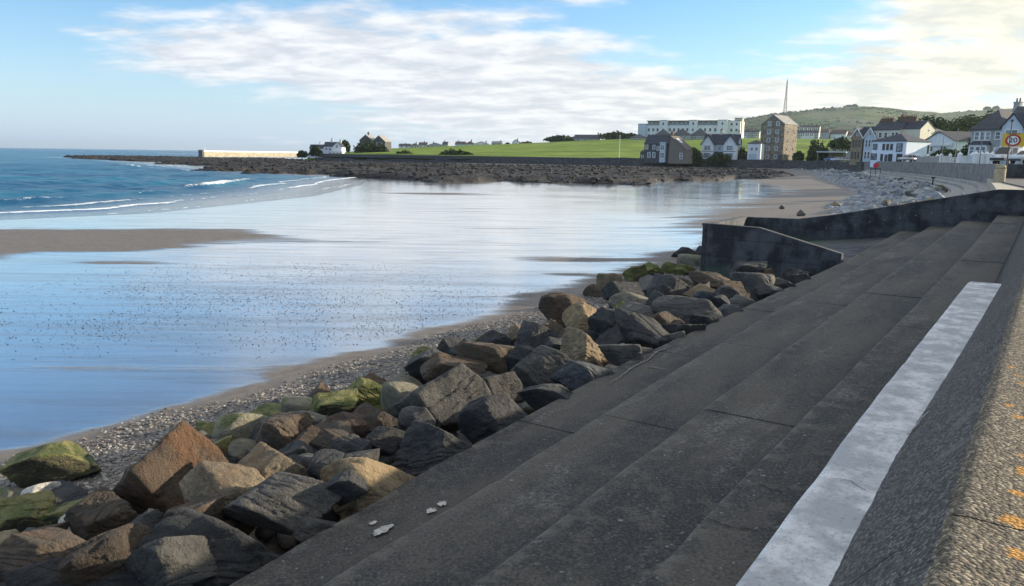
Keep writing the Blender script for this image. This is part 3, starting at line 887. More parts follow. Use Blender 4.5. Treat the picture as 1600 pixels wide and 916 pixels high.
def slab(name, s0, s1, eo, ei, z, th, mat, parent, fall=.012, seed=0):
    g = np.random.default_rng(seed); n = max(3, int((s1 - s0) / .22)); S = np.linspace(s0, s1, n)
    lo, li = np.interp(S, *eo), np.interp(S, *ei)
    rag = .55 if seed >= 200 else 1.0
    chip = ((fbm(S * 3.0, S * 0 + seed, 1.0, 3) - .5) * .035 - np.where(vnoise(S * 1.3, S * 0 + seed * 3.1) > .80, .025, 0)) * rag
    chz = (fbm(S * 2.2, S * 0 + seed * 2.7, 4.0, 3) - .5) * .012
    rows = [(lo + chip * .4, z - th + 0 * S), (lo + chip * .3, z - .045 + chz - fall), (lo - .012 + chip * .7, z - .014 + chz - fall), (lo - .045 + chip, z - fall + chz * .5),
            (lo - .16, z - fall * .9 + chz), (lo * .40 + li * .60, z - fall * .3 - chz), (li, z + 0 * S), (li, z - th + 0 * S)]
    m = len(rows); V = []
    for l_, z_ in rows:
        p = S[:, None] * U + l_[:, None] * N; V.append(np.c_[p, z_])
    V = np.concatenate(V) - np.array(parent.location); i = np.arange(n - 1); F_ = []
    for a in range(m):
        b = (a + 1) % m; F_.append(np.stack([i + a * n, i + 1 + a * n, i + 1 + b * n, i + b * n], 1))
    me = big_mesh(name, V, np.concatenate(F_), mat, False, {'wear': np.repeat([0, .6, 1, .8, 0, 0, 0, 0], n), 'dirt_shade': np.repeat([0, 0, 0, .15, 0, .35, 1, 1], n)})
    bm = bmesh.new(); bm.from_mesh(me)
    bmesh.ops.contextual_create(bm, geom=[e for e in bm.edges if e.is_boundary]) if False else bmesh.ops.holes_fill(bm, edges=[e for e in bm.edges if e.is_boundary], sides=0)
    bmesh.ops.recalc_face_normals(bm, faces=bm.faces); bm.to_mesh(me); bm.free()
    return link(name, me, parent)


TREADS = [(EA, EB, 1.60), (EB, EC, 1.95), (EC, ED, 2.30), (ED, EI, 2.65)]
gap = .009
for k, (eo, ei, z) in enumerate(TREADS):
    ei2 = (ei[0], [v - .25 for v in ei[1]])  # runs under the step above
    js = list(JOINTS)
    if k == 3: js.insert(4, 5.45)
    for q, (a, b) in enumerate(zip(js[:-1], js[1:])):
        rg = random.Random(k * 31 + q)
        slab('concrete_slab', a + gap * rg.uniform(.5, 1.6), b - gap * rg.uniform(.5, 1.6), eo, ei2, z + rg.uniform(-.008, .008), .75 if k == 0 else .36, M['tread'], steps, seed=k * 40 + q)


def strip(name, pts, wd, mat, parent, lift=.004, seed=1, taper=True):
    """thin ragged line lying on a surface: pts are xyz"""
    P = [Vector(p) for p in pts]; rg = random.Random(seed); dense = []
    for a, b in zip(P[:-1], P[1:]):
        k = max(2, int((b - a).length / .05))
        for i in range(k):
            p = a.lerp(b, i / k); dense.append(p + Vector((rg.uniform(-1, 1), rg.uniform(-1, 1), 0)) * .014)
    dense.append(P[-1]); V, F_ = [], []
    for i, p in enumerate(dense):
        d = (dense[min(i + 1, len(dense) - 1)] - dense[max(i - 1, 0)]).normalized(); nn = Vector((-d.y, d.x, 0))
        ww = wd * rg.uniform(.35, 1.3) * (min(1, 4 * min(i + .2, len(dense) - i - .8) / len(dense)) if taper else 1)
        V += [p + nn * ww / 2 + Vector((0, 0, lift)), p - nn * ww / 2 + Vector((0, 0, lift))]
    F_ = [(2 * i, 2 * i + 1, 2 * i + 3, 2 * i + 2) for i in range(len(dense) - 1)]
    me = bpy.data.meshes.new(name); me.from_pydata([v - parent.location for v in V], [], F_); me.materials.append(mat)
    return link(name, me, parent)


strip('filled_crack', [gnd(939, 606, 1.6), gnd(968, 590, 1.6), gnd(990, 573, 1.6), gnd(1012, 563, 1.6), gnd(1026, 550, 1.6), gnd(1061, 537, 1.6)], .03, M['sealant'], steps, .010, 3)
strip('filled_crack', [gnd(1005, 572, 1.6), gnd(1042, 578, 1.6)], .03, M['sealant'], steps, .010, 5)
strip('crack', [gnd(838, 824, 2.3 - .35), gnd(880, 838, 1.95), gnd(905, 846, 1.95), gnd(930, 866, 1.95), gnd(985, 884, 1.95)], .014, M['crack'], steps, .008, 6)
strip('crack', [gnd(1100, 809, 2.65), gnd(1140, 824, 2.65), gnd(1197, 833, 2.65)], .014, M['crack'], steps, .010, 7)
strip('crack', [gnd(1186, 757, 2.65), gnd(1240, 778, 2.65)], .018, M['crack'], steps, .010, 8)


def blotch(name, c, r, mat, parent, seed, stretch=1.6, lift=.010, up=Vector((0, 0, 1)), along=None):
    rg = random.Random(seed); n = 30; c = Vector(c)
    a = Vector((U[0], U[1], 0)) if along is None else along.normalized(); b = up.cross(a).normalized(); a = b.cross(up)
    V = [c + up * (lift + .003)] + [c + up * lift + (a * math.cos(t) * stretch + b * math.sin(t)) * r * rg.uniform(.7, 1.2) for t in (2 * math.pi * i / n for i in range(n))]
    me = bpy.data.meshes.new(name); me.from_pydata([v - parent.location for v in V], [], [(0, i + 1, (i + 1) % n + 1) for i in range(n)]); me.materials.append(mat)
    return link(name, me, parent)


for q, (px, py, r, st) in enumerate([(598, 829, .055, 2.2), (691, 788, .05, 1.2), (674, 799, .05, 1.2), (583, 818, .03, 1.5)]):
    blotch('white_splash', gnd(px, py, 1.60), r, M['splash'], steps, q, st)

# --- pale bench ledge against the wall
BLO = ([-6, 7, 16], [1.10, 1.09, .98]); BLI = ([-6, 6, 10, 16], [.40, .40, .35, .25])
bench = empty('bench_ledge', SL(5, .8, 2.6))
tag(bench, 'long pale painted concrete bench ledge along the foot of the parapet', 'bench')
for q, (a, b) in enumerate([(-6, 3.2), (3.206, 9.6), (9.606, 16.05)]):
    slab('bench_section', a, b, BLO, BLI, 3.05, .42, M['bench'], bench, fall=.004, seed=200 + q)


for q, (s0, l0, l1) in enumerate([(5.2, .70, 1.05), (7.6, .62, 1.04), (12.4, .52, .98)]):
    strip('crack', [SL(s0, l0, 3.05), SL(s0 + .12, (l0 + l1) / 2, 3.05), SL(s0 + .05, l1, 3.05)], (.005), M['crack'], bench, .004, 30 + q)

# --- parapet: sloping aggregate face and lichen-spotted top
LICHEN = []
for (px, py, r) in [(1580, 574, .018), (1592, 588, .020), (1578, 634, .020), (1592, 652, .024), (1596, 600, .016), (1590, 771, .026), (1586, 815, .040), (1597, 818, .035), (1596, 868, .034), (1596, 712, .014), (1612, 740, .05), (1625, 690, .04)]:
    p = gnd(px, py, 3.7); LICHEN.append((p.x, p.y, p.z, r * 1.55))
M['wall_top'] = mat_aggregate('exposed_aggregate_top', (.17, .132, .082), (.38, .31, .21), (.04, .033, .024), LICHEN)
parapet = empty('parapet_wall', SL(5, -.2, 3.4))
tag(parapet, 'rough exposed aggregate parapet wall with orange lichen on its sunlit top', 'wall')
wl = lambda S: np.interp(S, [-6, 3, 12, 16, 44], [.20, .19, .11, .08, .05])
wf = lambda S: np.interp(S, [-6, 6, 10, 16, 44], [.69, .69, .58, .46, .42])


def parapet_section(s0, s1, seed):
    n = max(4, int((s1 - s0) / (.05 if s1 < 17 else .25))); S = np.linspace(s0, s1, n)
    t, f = wl(S), wf(S)
    jx = lambda k, a: (fbm(S * 9, S * 0 + seed + k * 3.3, k * 1.7, 4) - .5) * a
    ft = f + (f - t) * .62                  # the slope goes on below the bench to the step
    rows = [(ft, 2.62 + 0 * S, 0), (f + jx(1, .016), 3.045 + 0 * S, 0), (f * .5 + t * .5 + jx(2, .02), 3.375 + jx(3, .02), 0), (t + .016 + jx(4, .03), 3.655 + jx(5, .015), 0),
            (t - .015 + jx(4, .035), 3.695 + jx(6, .014), 1), (t - .07 + jx(7, .02), 3.702 + jx(8, .012), 1), (t - .25, 3.70 + jx(9, .012), 1), (t - .45, 3.70 + jx(10, .012), 1), (t - .60, 3.69 + 0 * S, 1), (t - .61, 3.0 + 0 * S, 0)]
    m = len(rows)
    V = np.concatenate([np.c_[S[:, None] * U + l_[:, None] * N, z_] for l_, z_, _ in rows]) - np.array(parapet.location)
    i = np.arange(n - 1)
    def fc(pairs): return np.concatenate([np.stack([i + a * n, i + 1 + a * n, i + 1 + b * n, i + b * n], 1) for a, b in pairs])
    ends = lambda k: None
    o = link('wall_section', big_mesh('wall_section', V, np.concatenate([fc([(0, 1), (1, 2), (2, 3), (9, 0)]), fc([(3, 4), (4, 5), (5, 6), (6, 7), (7, 8), (8, 9)])]), M['wall_face'], True), parapet)
    o.data.materials.append(M['wall_top'])
    nf = 4 * (n - 1); mi = np.zeros(len(o.data.polygons), np.int32); mi[nf:] = 1; o.data.polygons.foreach_set('material_index', mi)
    return o


pj = [-6, -2.9, 3.62, 10.1, 16.6, 23, 29.5, 36, 44.1]
for q, (a, b) in enumerate(zip(pj[:-1], pj[1:])): parapet_section(a + .006, b - .006, q * 7 + 1)
up_s = Vector((N[0] * .82, N[1] * .82, .57)).normalized(); dn = Vector((N[0] * .57 - U[0] * .25, N[1] * .57 - U[1] * .25, -.82))
for q, (s, k, r, st) in enumerate([(6.6, .06, .03, 3), (6.8, .14, .022, 3)]):
    l = float(wl(s) * k + wf(s) * (1 - k)); z = 3.05 + .65 * k
    blotch('paint_smear', SL(s, l, z), r, M['splash'], parapet, 60 + q, st, .016, up_s, dn)

# --- walled ramp across the end of the steps
ramp = empty('ramp_enclosure', SL(36, 8, 0))
tag(ramp, 'dark stained concrete walls enclosing the ramp at the far end of the steps', 'ramp wall')


def lwall(name, path, th, mat, parent, base=-.4, cap=None):
    """wall along (s,l,top) points"""
    P = np.array([[*SL(s, l)] for s, l, z in path]); tz = [z for *_, z in path]
    o = link(name, ribbon(name, P, 0, th, tz, tz, mat, base), parent); o.location = -parent.location
    if cap:
        me = ribbon('coping', P, -.03, th + .03, [z + .07 for z in tz], [z + .07 for z in tz], cap, 0)
        co = np.array([v.co[:] for v in me.vertices]); n = len(P)
        co[2 * n:3 * n, 2] = co[n:2 * n, 2] - .10; co[3 * n:, 2] = co[:n, 2] - .10
        me.vertices.foreach_set('co', co.astype(np.float32).ravel()); me.update()
        link('coping', me, o)
    return o


def dense(path, k=12):
    out = []
    for a, b in zip(path[:-1], path[1:]):
        for i in range(k): out.append(tuple(a[j] + (b[j] - a[j]) * i / k for j in range(3)))
    return out + [path[-1]]


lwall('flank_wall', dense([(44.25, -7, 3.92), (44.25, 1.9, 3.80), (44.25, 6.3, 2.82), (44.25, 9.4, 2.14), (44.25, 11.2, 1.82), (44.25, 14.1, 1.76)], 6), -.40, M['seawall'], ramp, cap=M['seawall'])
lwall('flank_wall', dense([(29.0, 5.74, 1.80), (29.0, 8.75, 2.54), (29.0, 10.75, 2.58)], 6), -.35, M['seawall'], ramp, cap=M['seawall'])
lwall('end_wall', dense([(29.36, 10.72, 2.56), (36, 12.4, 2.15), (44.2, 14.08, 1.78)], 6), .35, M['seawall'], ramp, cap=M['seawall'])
for i in range(14):                          # pale formwork tie marks
    l_ = 3.2 + i * .72; z_ = float(np.interp(l_, [1.9, 6.3, 9.4, 11.2, 14.1], [3.8, 2.82, 2.14, 1.82, 1.76])) - .62
    if z_ > 1.35: MB().bar(SL(44.25, l_, z_) - ramp.location, SL(44.23, l_, z_) - ramp.location, .035, 8).build('tie_mark', M['sealant'], ramp)
P = [SL(29.4, 5.9, 1.25), SL(44.2, 6.1, 1.25), SL(44.2, 13.7, .3), SL(29.4, 10.4, .9)]
MB().add([p - ramp.location for p in P] + [p - ramp.location - Vector((0, 0, 1)) for p in P], [(0, 1, 2, 3), (7, 6, 5, 4), (0, 4, 5, 1), (1, 5, 6, 2), (2, 6, 7, 3), (3, 7, 4, 0)]).build('ramp_deck', M['seawall'], ramp)

# --- second stretch of wall with its own curving steps
si = station(*COASTR.T); ia, ib = int(np.argmin(np.abs(si - 84))), int(np.argmin(np.abs(si - 252)))
C2 = resample(COASTR[ia:ib + 1][::3], 1.5)
w2 = empty('curved_sea_wall', (float(C2[0][0]), float(C2[0][1]), 2.5))
tag(w2, 'curved grey concrete sea wall above the pale boulders, its rounded end sunlit', 'wall')
ss2 = station(*C2.T); top2 = np.interp(ss2, [84, 200, 230, 252], [4.92, 4.92, 4.8, 4.65])
seg = np.linspace(0, len(C2) - 1, 19).astype(int)
for a, b in zip(seg[:-1], seg[1:]):
    P = C2[a:b + 1].copy(); P[-1] = P[-1] + (P[-2] - P[-1]) * .012
    o = link('wall_panel', ribbon('wall_panel', P, -.75, -.02 * (a % 2), top2[a:b + 1], top2[a:b + 1], M['seawall2'], 1.5), w2); o.location = -w2.location
cap = MB(); rr_ = .46
d0 = (C2[0] - C2[1]); d0 /= np.linalg.norm(d0); ncap = np.array([-d0[1], d0[0]]); cc = C2[0] + ncap * .36 - d0 * .02
for z0, z1, r0, r1 in ((1.5, 4.55, rr_ * 1.12, rr_ * 1.05), (4.55, 4.86, rr_ * 1.05, rr_ * .9), (4.86, 4.97, rr_ * .9, rr_ * .55)):
    cap.bar((cc[0], cc[1], z0), (cc[0], cc[1], z1), r0, 16, r1)
o = cap.build('rounded_end', M['capstone'], w2, True); o.location = -w2.location
st2 = empty('curved_steps', (float(C2[0][0]), float(C2[0][1]), 1.5))
tag(st2, 'curving flight of grey concrete steps below the second sea wall', 'steps')
for k, z in enumerate((2.62, 2.27, 1.92, 1.57)):
    PP = resample(COASTR[max(ia - 9, 0):ib + 1][::3], 1.5); PP = PP[:int(len(PP) * .93)]
    seg = np.linspace(0, len(PP) - 1, 14).astype(int)
    for a, b in zip(seg[:-1], seg[1:]):
        Q = PP[a:b + 1].copy(); Q[-1] = Q[-1] + (Q[-2] - Q[-1]) * .012
        o = link('step_block', ribbon('step_block', Q, .05 + 1.25 * k - (.2 if k else 0), 1.25 * (k + 1), z, z - .02, M['step2'], .2), st2); o.location = -st2.location
w3 = empty('shaded_parapet', SL(104, 2.6, 3.2)); tag(w3, 'dark shaded parapet beyond the sunlit pavement by the rounded wall end', 'wall')
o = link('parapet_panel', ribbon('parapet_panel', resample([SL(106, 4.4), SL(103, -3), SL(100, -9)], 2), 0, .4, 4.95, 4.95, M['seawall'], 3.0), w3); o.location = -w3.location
# --- rubble wall round the head of the bay
ic = [int(np.argmin(np.hypot(*(COASTR - np.array(p)).T))) for p in ((103.6, 230), (50, 301), (-100, 398))]
sw = empty('shore_wall', (60, 300, 1)); tag(sw, 'dark rubble stone shore wall round the head of the bay', 'wall')
for lo_, hi_, zt in ((ic[0], ic[1], 4.62), (ic[1], ic[2], 4.25)):
    for a in range(lo_, hi_, 8):
        b = min(a + 8, hi_); P = COASTR[a:b + 1].copy()
        nz = zt + (fbm(P[:, 0] * .13, P[:, 1] * .13, 2.0, 4) - .5) * (.5 if lo_ == ic[0] else 2.2) - np.interp(P[:, 0], [-100, -40, 0, 25], [2.2, 1.7, .7, 0])
        o = link('wall_length', ribbon('wall_length', P, -.8 - .01 * (a % 3), .15 + .01 * (a % 3), nz, nz, M['shorewall'], -.4), sw); o.location = -sw.location

# ================================================================== BOULDERS
def rock_proto(seed, planes=12, sharp=11, sub=5, rough=.05):
    g = np.random.default_rng(seed); V, F_ = ico(sub)
    Q, _ = np.linalg.qr(g.normal(size=(3, 3))); base = np.concatenate([Q, -Q]) + g.normal(size=(6, 3)) * .22
    cut = g.normal(size=(max(planes - 6, 2), 3)); nrm = np.concatenate([base, cut]); nrm /= np.linalg.norm(nrm, axis=1)[:, None]
    dd = np.concatenate([.56 + .30 * g.random(6), .66 + .26 * g.random(len(cut))])
    q = np.maximum(V @ nrm.T, 0) / dd
    r = np.minimum((q ** sharp).sum(1) ** (-1 / sharp), 1.3)
    P = V * r[:, None]
    n1 = fbm(P[:, 0] * 2.2 + seed, P[:, 1] * 2.2, P[:, 2] * 2.2, 4) - .5
    lay = np.abs(fbm(P @ nrm[0] * 5 + seed, P @ nrm[1] * .8, P @ nrm[2] * .8, 3) - .5)
    P = P * (1 + rough * 2.2 * n1 - rough * .45 * (lay < .028) + rough * .5 * lay)[:, None]
    mn, mx = P.min(0), P.max(0); P = (P - (mn + mx) / 2) / ((mx - mn) / 2)
    return big_mesh('boulder', P, F_, M['boulder'], True)


PROTO = [rock_proto(100 + i, planes=8 + i % 5, sharp=(12, 18, 28, 42)[i % 4], sub=6, rough=(.08, .10, .085, .07)[i % 4]) for i in range(20)]
ROUND = [rock_proto(300 + i, planes=14, sharp=6, rough=.04) for i in range(4)]
LOWP = [rock_proto(400 + i, planes=7 + i % 4, sharp=60, sub=4, rough=.06) for i in range(10)]
KIND = dict(dark=((.046, .047, .048), .10, 0), grey=((.092, .090, .084), .15, 0), brown=((.080, .064, .046), .2, .15), tan=((.24, .195, .125), .25, .15), gold=((.27, .21, .125), .1, .25),
            orange=((.090, .066, .046), .35, .34), red=((.085, .055, .042), .1, .3), green=((.085, .080, .045), .80, 0), dkgreen=((.045, .045, .03), .95, 0), yellow=((.20, .18, .07), .62, .1), white=((.52, .50, .45), .02, 0), pale=((.22, .21, .16), .42, 0), blue=((.070, .077, .086), .05, 0))
BOULD = [  # px, py, w, h (as surveyed on the photograph), kind, tilt, own label
    (72, 727, 118, 62, 'green', -10, 'lone mossy boulder with tan end lying out on the shingle'), (60, 769, 50, 36, 'white', 8, 'lone whitish stone lying on the grey shingle'), (20, 816, 92, 74, 'green', 0, None), (116, 808, 72, 54, 'dkgreen', 12, None),
    (118, 816, 46, 36, 'white', 0, 'pale smooth stone wedged behind the brown boulders'), (258, 748, 158, 165, 'orange', 20, 'largest brown boulder with rust orange crest above the shingle'), (158, 806, 96, 70, 'brown', -18, None), (350, 772, 108, 112, 'tan', 8, None),
    (431, 744, 116, 72, 'tan', -4, None), (440, 783, 160, 52, 'grey', -6, 'broad flat topped grey slab behind the dark foreground boulder'), (352, 862, 300, 112, 'dark', -14, 'long black boulder lying against the concrete step edge'), (190, 862, 165, 96, 'brown', -12, None), (268, 872, 120, 84, 'grey', -10, None),
    (46, 880, 130, 84, 'brown', 0, None), (72, 906, 100, 56, 'dark', 0, None), (12, 845, 34, 30, 'tan', 0, None), (66, 836, 60, 28, 'brown', 0, None), (385, 664, 88, 48, 'pale', -8, None), (438, 680, 90, 72, 'brown', 15, None), (342, 697, 40, 36, 'yellow', 0, None), (381, 699, 42, 28, 'pale', 0, None),
    (578, 616, 76, 46, 'dkgreen', -14, None), (519, 637, 70, 48, 'green', 10, None), (466, 638, 46, 36, 'pale', 0, None), (480, 658, 50, 32, 'pale', 0, None), (690, 622, 136, 92, 'grey', 18, 'big grey wedge shaped boulder with a pointed crest'), (628, 622, 66, 50, 'pale', -20, None),
    (550, 664, 68, 38, 'red', 0, None), (596, 657, 48, 32, 'brown', 0, None), (596, 686, 68, 34, 'dark', 0, None), (692, 682, 140, 82, 'dark', 6, 'bulky dark boulder with crusty tan top beside the step edge'), (788, 632, 104, 76, 'dark', -10, None), (604, 738, 142, 96, 'gold', -22, 'golden split slab leaning on the edge of the lowest step'),
    (517, 695, 62, 44, 'brown', 0, None), (549, 700, 52, 42, 'dark', 10, None), (521, 733, 72, 50, 'dark', -12, None), (560, 722, 56, 38, 'dark', 0, None), (484, 686, 58, 40, 'brown', 0, None), (480, 730, 50, 44, 'grey', 0, None), (455, 712, 46, 36, 'dark', 0, None),
    (669, 570, 66, 44, 'dark', 0, None), (669, 553, 48, 24, 'yellow', 0, None), (707, 578, 88, 44, 'brown', -8, None), (763, 560, 86, 56, 'brown', -6, None), (711, 545, 52, 34, 'dark', 0, None), (774, 602, 76, 48, 'grey', 0, None), (776, 533, 56, 32, 'dark', 0, None),
    (813, 523, 32, 32, 'tan', 0, None), (841, 524, 56, 46, 'dark', 15, None), (847, 573, 88, 60, 'grey', -4, None), (908, 545, 78, 66, 'tan', 8, None), (900, 486, 102, 50, 'brown', -24, None), (914, 496, 60, 50, 'gold', -20, None), (951, 500, 54, 38, 'dark', 0, None), (1006, 517, 88, 48, 'dark', -14, None),
    (997, 495, 58, 42, 'grey', -10, None), (994, 474, 72, 26, 'pale', -4, None), (972, 484, 38, 26, 'yellow', 0, None), (942, 573, 86, 46, 'blue', -8, None), (972, 547, 64, 34, 'grey', -8, None), (862, 603, 82, 36, 'dark', -6, None), (902, 600, 46, 30, 'dark', 0, None), (870, 545, 40, 36, 'dark', 0, None),
    (954, 442, 38, 36, 'tan', 0, None), (978, 457, 66, 32, 'dark', -6, None), (994, 429, 36, 34, 'green', 0, None), (1018, 426, 42, 32, 'green', 0, None), (1024, 446, 42, 32, 'grey', 0, None), (1053, 456, 68, 56, 'dark', 10, 'black pointed boulder standing above the boulders near the ramp wall'), (1068, 396, 32, 20, 'dark', 0, None), (1097, 394, 26, 20, 'dark', 0, None),
    (1086, 408, 46, 22, 'pale', 0, None), (1049, 419, 28, 22, 'green', 0, None), (1070, 422, 28, 20, 'green', 0, None), (1113, 440, 60, 32, 'brown', 0, None), (1076, 487, 100, 34, 'grey', -4, 'long smooth grey boulder low beside the step edge'), (1079, 506, 64, 28, 'dark', 0, None), (1094, 454, 46, 22, 'tan', 0, None), (1102, 463, 36, 20, 'blue', 0, None),
    (1070, 514, 36, 24, 'grey', 0, None), (1124, 474, 34, 26, 'dark', 0, None), (1138, 460, 36, 30, 'dark', 0, None), (1171, 421, 50, 28, 'dark', 10, None), (1180, 442, 62, 38, 'grey', 0, None), (1146, 456, 46, 34, 'brown', 0, None), (1252, 428, 40, 22, 'dark', 0, None), (1229, 438, 46, 22, 'dark', 0, None), (1210, 446, 40, 24, 'dark', 0, None),
    (1196, 464, 44, 22, 'grey', 0, None), (1160, 476, 44, 24, 'blue', 0, None), (1030, 470, 44, 30, 'dark', 0, None), (1040, 500, 48, 30, 'brown', 0, None), (935, 455, 40, 26, 'brown', 0, None), (820, 560, 50, 40, 'dark', 0, None), (735, 610, 60, 40, 'dark', 0, None), (650, 655, 50, 36, 'grey', 0, None),
    (300, 812, 80, 60, 'brown', 0, None), (230, 822, 70, 50, 'dark', 0, None), (400, 720, 50, 40, 'dark', 0, None), (140, 868, 70, 60, 'grey', 0, None), (540, 760, 60, 44, 'dark', 0, None), (500, 800, 60, 40, 'grey', 0, None), (1005, 540, 40, 24, 'dark', 0, None), (1110, 492, 40, 24, 'dark', 0, None)]


def pile_z(l): return float(np.interp(l, [5.6, 8, 10.5, 12.5, 16], [1.62, 1.18, .62, .22, .10]))


KNAME = dict(dark='near black', grey='mid grey', brown='dull brown', tan='tan weathered', gold='golden tan', red='reddish brown', green='green algae-covered', dkgreen='dark mossy',
             yellow='yellow green', white='whitish', pale='pale olive', blue='bluish grey', orange='rust stained')


def place_label(kind, x, y, a):
    s, l = x * U[0] + y * U[1], x * N[0] + y * N[1]
    where = 'beside the rust-crested boulder' if s < 6.3 else 'near the golden split slab' if s < 10.0 else 'near the wedge-shaped boulder' if s < 14.5 else 'before the pointed boulder' if s < 21.5 else 'near the pointed boulder' if s < 27 else 'at the foot of the ramp wall'
    row = 'against the step edge' if l < 7.4 else 'in the middle of the heap' if l < 9.6 else 'on the shingle side'
    size = '' if len(where) > 26 and len(row) > 22 else 'large ' if a > .56 else 'small ' if a < .38 else ''
    return f"{size}{KNAME[kind]} boulder {row} {where}"


def put_rock(me, loc, dims, kind, rz=0, tilt=0, label=None, group='armour boulders beside the concrete steps', g=None, cat='boulder', name='boulder'):
    o = link(name, me); o.location = loc; o.scale = dims
    o.rotation_euler = Euler((0, R(-tilt), rz), 'XYZ')
    col, moss, rust = KIND[kind]; k = g.uniform(.8, 1.25) if g else 1
    o.color = (*[c * k for c in col], 1); o['moss'] = float(moss); o['rust'] = float(rust)
    tag(o, label or place_label(kind, loc[0], loc[1], dims[0]), cat, group); return o


rg = random.Random(5)
SPOTS = []
for q, (px, py, wp, hp, kind, tilt, lab) in enumerate(BOULD):
    z = .8
    for _ in range(8):
        p = gnd(px, py + hp * .12, z); l = p.x * N[0] + p.y * N[1]; z = pile_z(l) + .12
    dist = math.hypot(p.y, EYE - z) if False else p.y * math.cos(PITCH) + (EYE - z) * math.sin(PITCH)
    a, c = wp / 2 * dist / F_PX, hp / 2 * dist / F_PX
    b = max(.55 * a, min(a * .95, c * 1.25)); c = max(c * 1.02, a * .45)
    sl_ = p.x * U[0] + p.y * U[1]; lmin = float(np.interp(sl_, *EA)) + .62 * max(b, a * .8)
    if l < lmin: p = Vector((*SL(sl_, lmin), p.z)); z = min(z, 1.62 - .1)
    me = (ROUND if kind in ('white', 'pale') else PROTO)[(q * 7 + 3) % (4 if kind in ('white', 'pale') else 20)]
    put_rock(me, (p.x, p.y + b * .3, z - c * .05), (a * 1.2, b * 1.15, c * 1.2), kind, -math.atan2(p.x, p.y) + rg.uniform(-.12, .12), tilt, lab, g=rg)
    SPOTS.append((p.x, p.y, a))
# the rocks lower in the heap, seen only through the gaps
for q in range(170):
    s = rg.uniform(-2.5, 43) if q > 90 else rg.uniform(-2.5, 24); l = rg.uniform(6.45, 11.6)
    if s > 28 and l < 10.9 and s > 29 - .7: continue
    x, y = SL(s, l); a = rg.uniform(.42, .74); z = pile_z(l) - .36
    put_rock(PROTO[q % 20], (x, y, z), (a, a * rg.uniform(.7, 1.1), a * rg.uniform(.6, .9)), rg.choice(['dark', 'dark', 'dark', 'grey', 'brown']) if l < 10 else rg.choice(['brown', 'green', 'pale', 'dark']), rg.uniform(0, 6.28), rg.uniform(-20, 20), g=rg)
g = np.random.default_rng(51); n = 1500; s = g.uniform(-2, 43, n); l = g.uniform(6.3, 11.8, n); kp = (s < 28.4) | (l > 11); s, l = s[kp], l[kp]
me = scatter_mesh('cobbles', np.stack([s * U[0] + l * N[0], s * U[1] + l * N[1], np.array([pile_z(v) for v in l]) - .42], 1), .07 + .13 * g.random(len(s)) ** 1.5, M['pebble'], 3, .7, {'tone': g.random(len(s)) * .6}, seed=12, jitter=.03)
tag(link('cobbles', me), 'rounded grey and buff cobbles lodged in the gaps between the boulders', 'cobbles', kind='stuff')
# pale boulders along the second stretch
KIND['slate'] = ((.22, .25, .28), 0, 0); KIND['ash'] = ((.34, .35, .35), .03, 0); KIND['olive'] = ((.13, .125, .085), .35, .1)
P2 = resample(COASTR[ia - 8:ib + 12][::2], .5); cnt = 0
for q in range(900):
    if cnt >= 290: break
    k = int(len(P2) * rg.random() ** 1.1 * .98); u_ = rg.random(); st = float(station(*P2[k])); s_frac = k / len(P2)
    wid = np.interp(s_frac, [0, .12, .4, .8, 1], [5.5, 8.5, 9.5, 8, 4]); d = 4.7 + wid * .85 * u_
    T = P2[min(k + 1, len(P2) - 1)] - P2[max(k - 1, 0)]; T = T / np.linalg.norm(T); p = P2[k] + np.array([-T[1], T[0]]) * d
    a = rg.uniform(.42, .95) * (1.0 if u_ < .8 else .7)
    z = float(np.interp(u_, [0, .35, 1], [1.75, 1.5, .38])) + rg.uniform(-.1, .25)
    kd = rg.choice(['slate', 'slate', 'ash', 'ash', 'grey'] + (['olive', 'tan'] if s_frac < .25 else []))
    lab = {'slate': 'blue grey boulder in the pale rock pile below the curved sea wall', 'ash': 'pale ash grey boulder in the rock pile below the curved sea wall', 'grey': 'darker grey boulder in the rock pile below the curved sea wall',
           'olive': 'olive brown boulder at the ramp end of the pale rock pile', 'tan': 'tan boulder at the ramp end of the pale rock pile'}[kd]
    put_rock(LOWP[q % 10], (p[0], p[1], z), (a, a * rg.uniform(.5, .9), a * rg.uniform(.45, .75)), kd, rg.uniform(0, 6.28), rg.uniform(-30, 30), lab, 'pale boulders below the curved sea wall', g=rg, name='quarry_rock'); cnt += 1
g = np.random.default_rng(77); kk_ = (len(P2) * g.random(2600) * .97).astype(int); T_ = np.gradient(P2, axis=0); T_ /= np.linalg.norm(T_, axis=1)[:, None]; uu = g.random(2600)
dd_ = 4.9 + (np.interp(kk_ / len(P2), [0, .12, .4, .8, 1], [5.5, 8.5, 9.5, 8, 4]) + .8) * uu; PP_ = P2[kk_] + np.stack([-T_[kk_, 1], T_[kk_, 0]], 1) * dd_[:, None]
rub = plain('pale_rubble', (.22, .235, .25), .9, .45, .8)
me = scatter_mesh('rubble', np.c_[PP_, np.interp(uu, [0, .35, 1], [1.45, 1.2, .3])], .22 + .36 * g.random(2600), rub, 2, .7, seed=6, jitter=.10)
tag(link('rubble', me), 'small grey rubble filling the gaps of the pale rock pile', 'rubble', kind='stuff')
for (px, py, a, kd, lab) in [(1222, 328, .35, 'dark', 'single small dark rock out on the open sand'), (1306, 327, .55, 'tan', 'lone tan rock at the sand edge of the pale rock pile'), (1252, 340, .5, 'grey', 'lone grey rock on the sand just beyond the ramp wall')]:
    p = gnd(px, py, .35); put_rock(LOWP[3], (p.x, p.y, float(beach_z(p.x, p.y)) + a * .3), (a, a * .8, a * .75), kd, 1.0, 0, lab, 'rocks on the sand', g=rg)

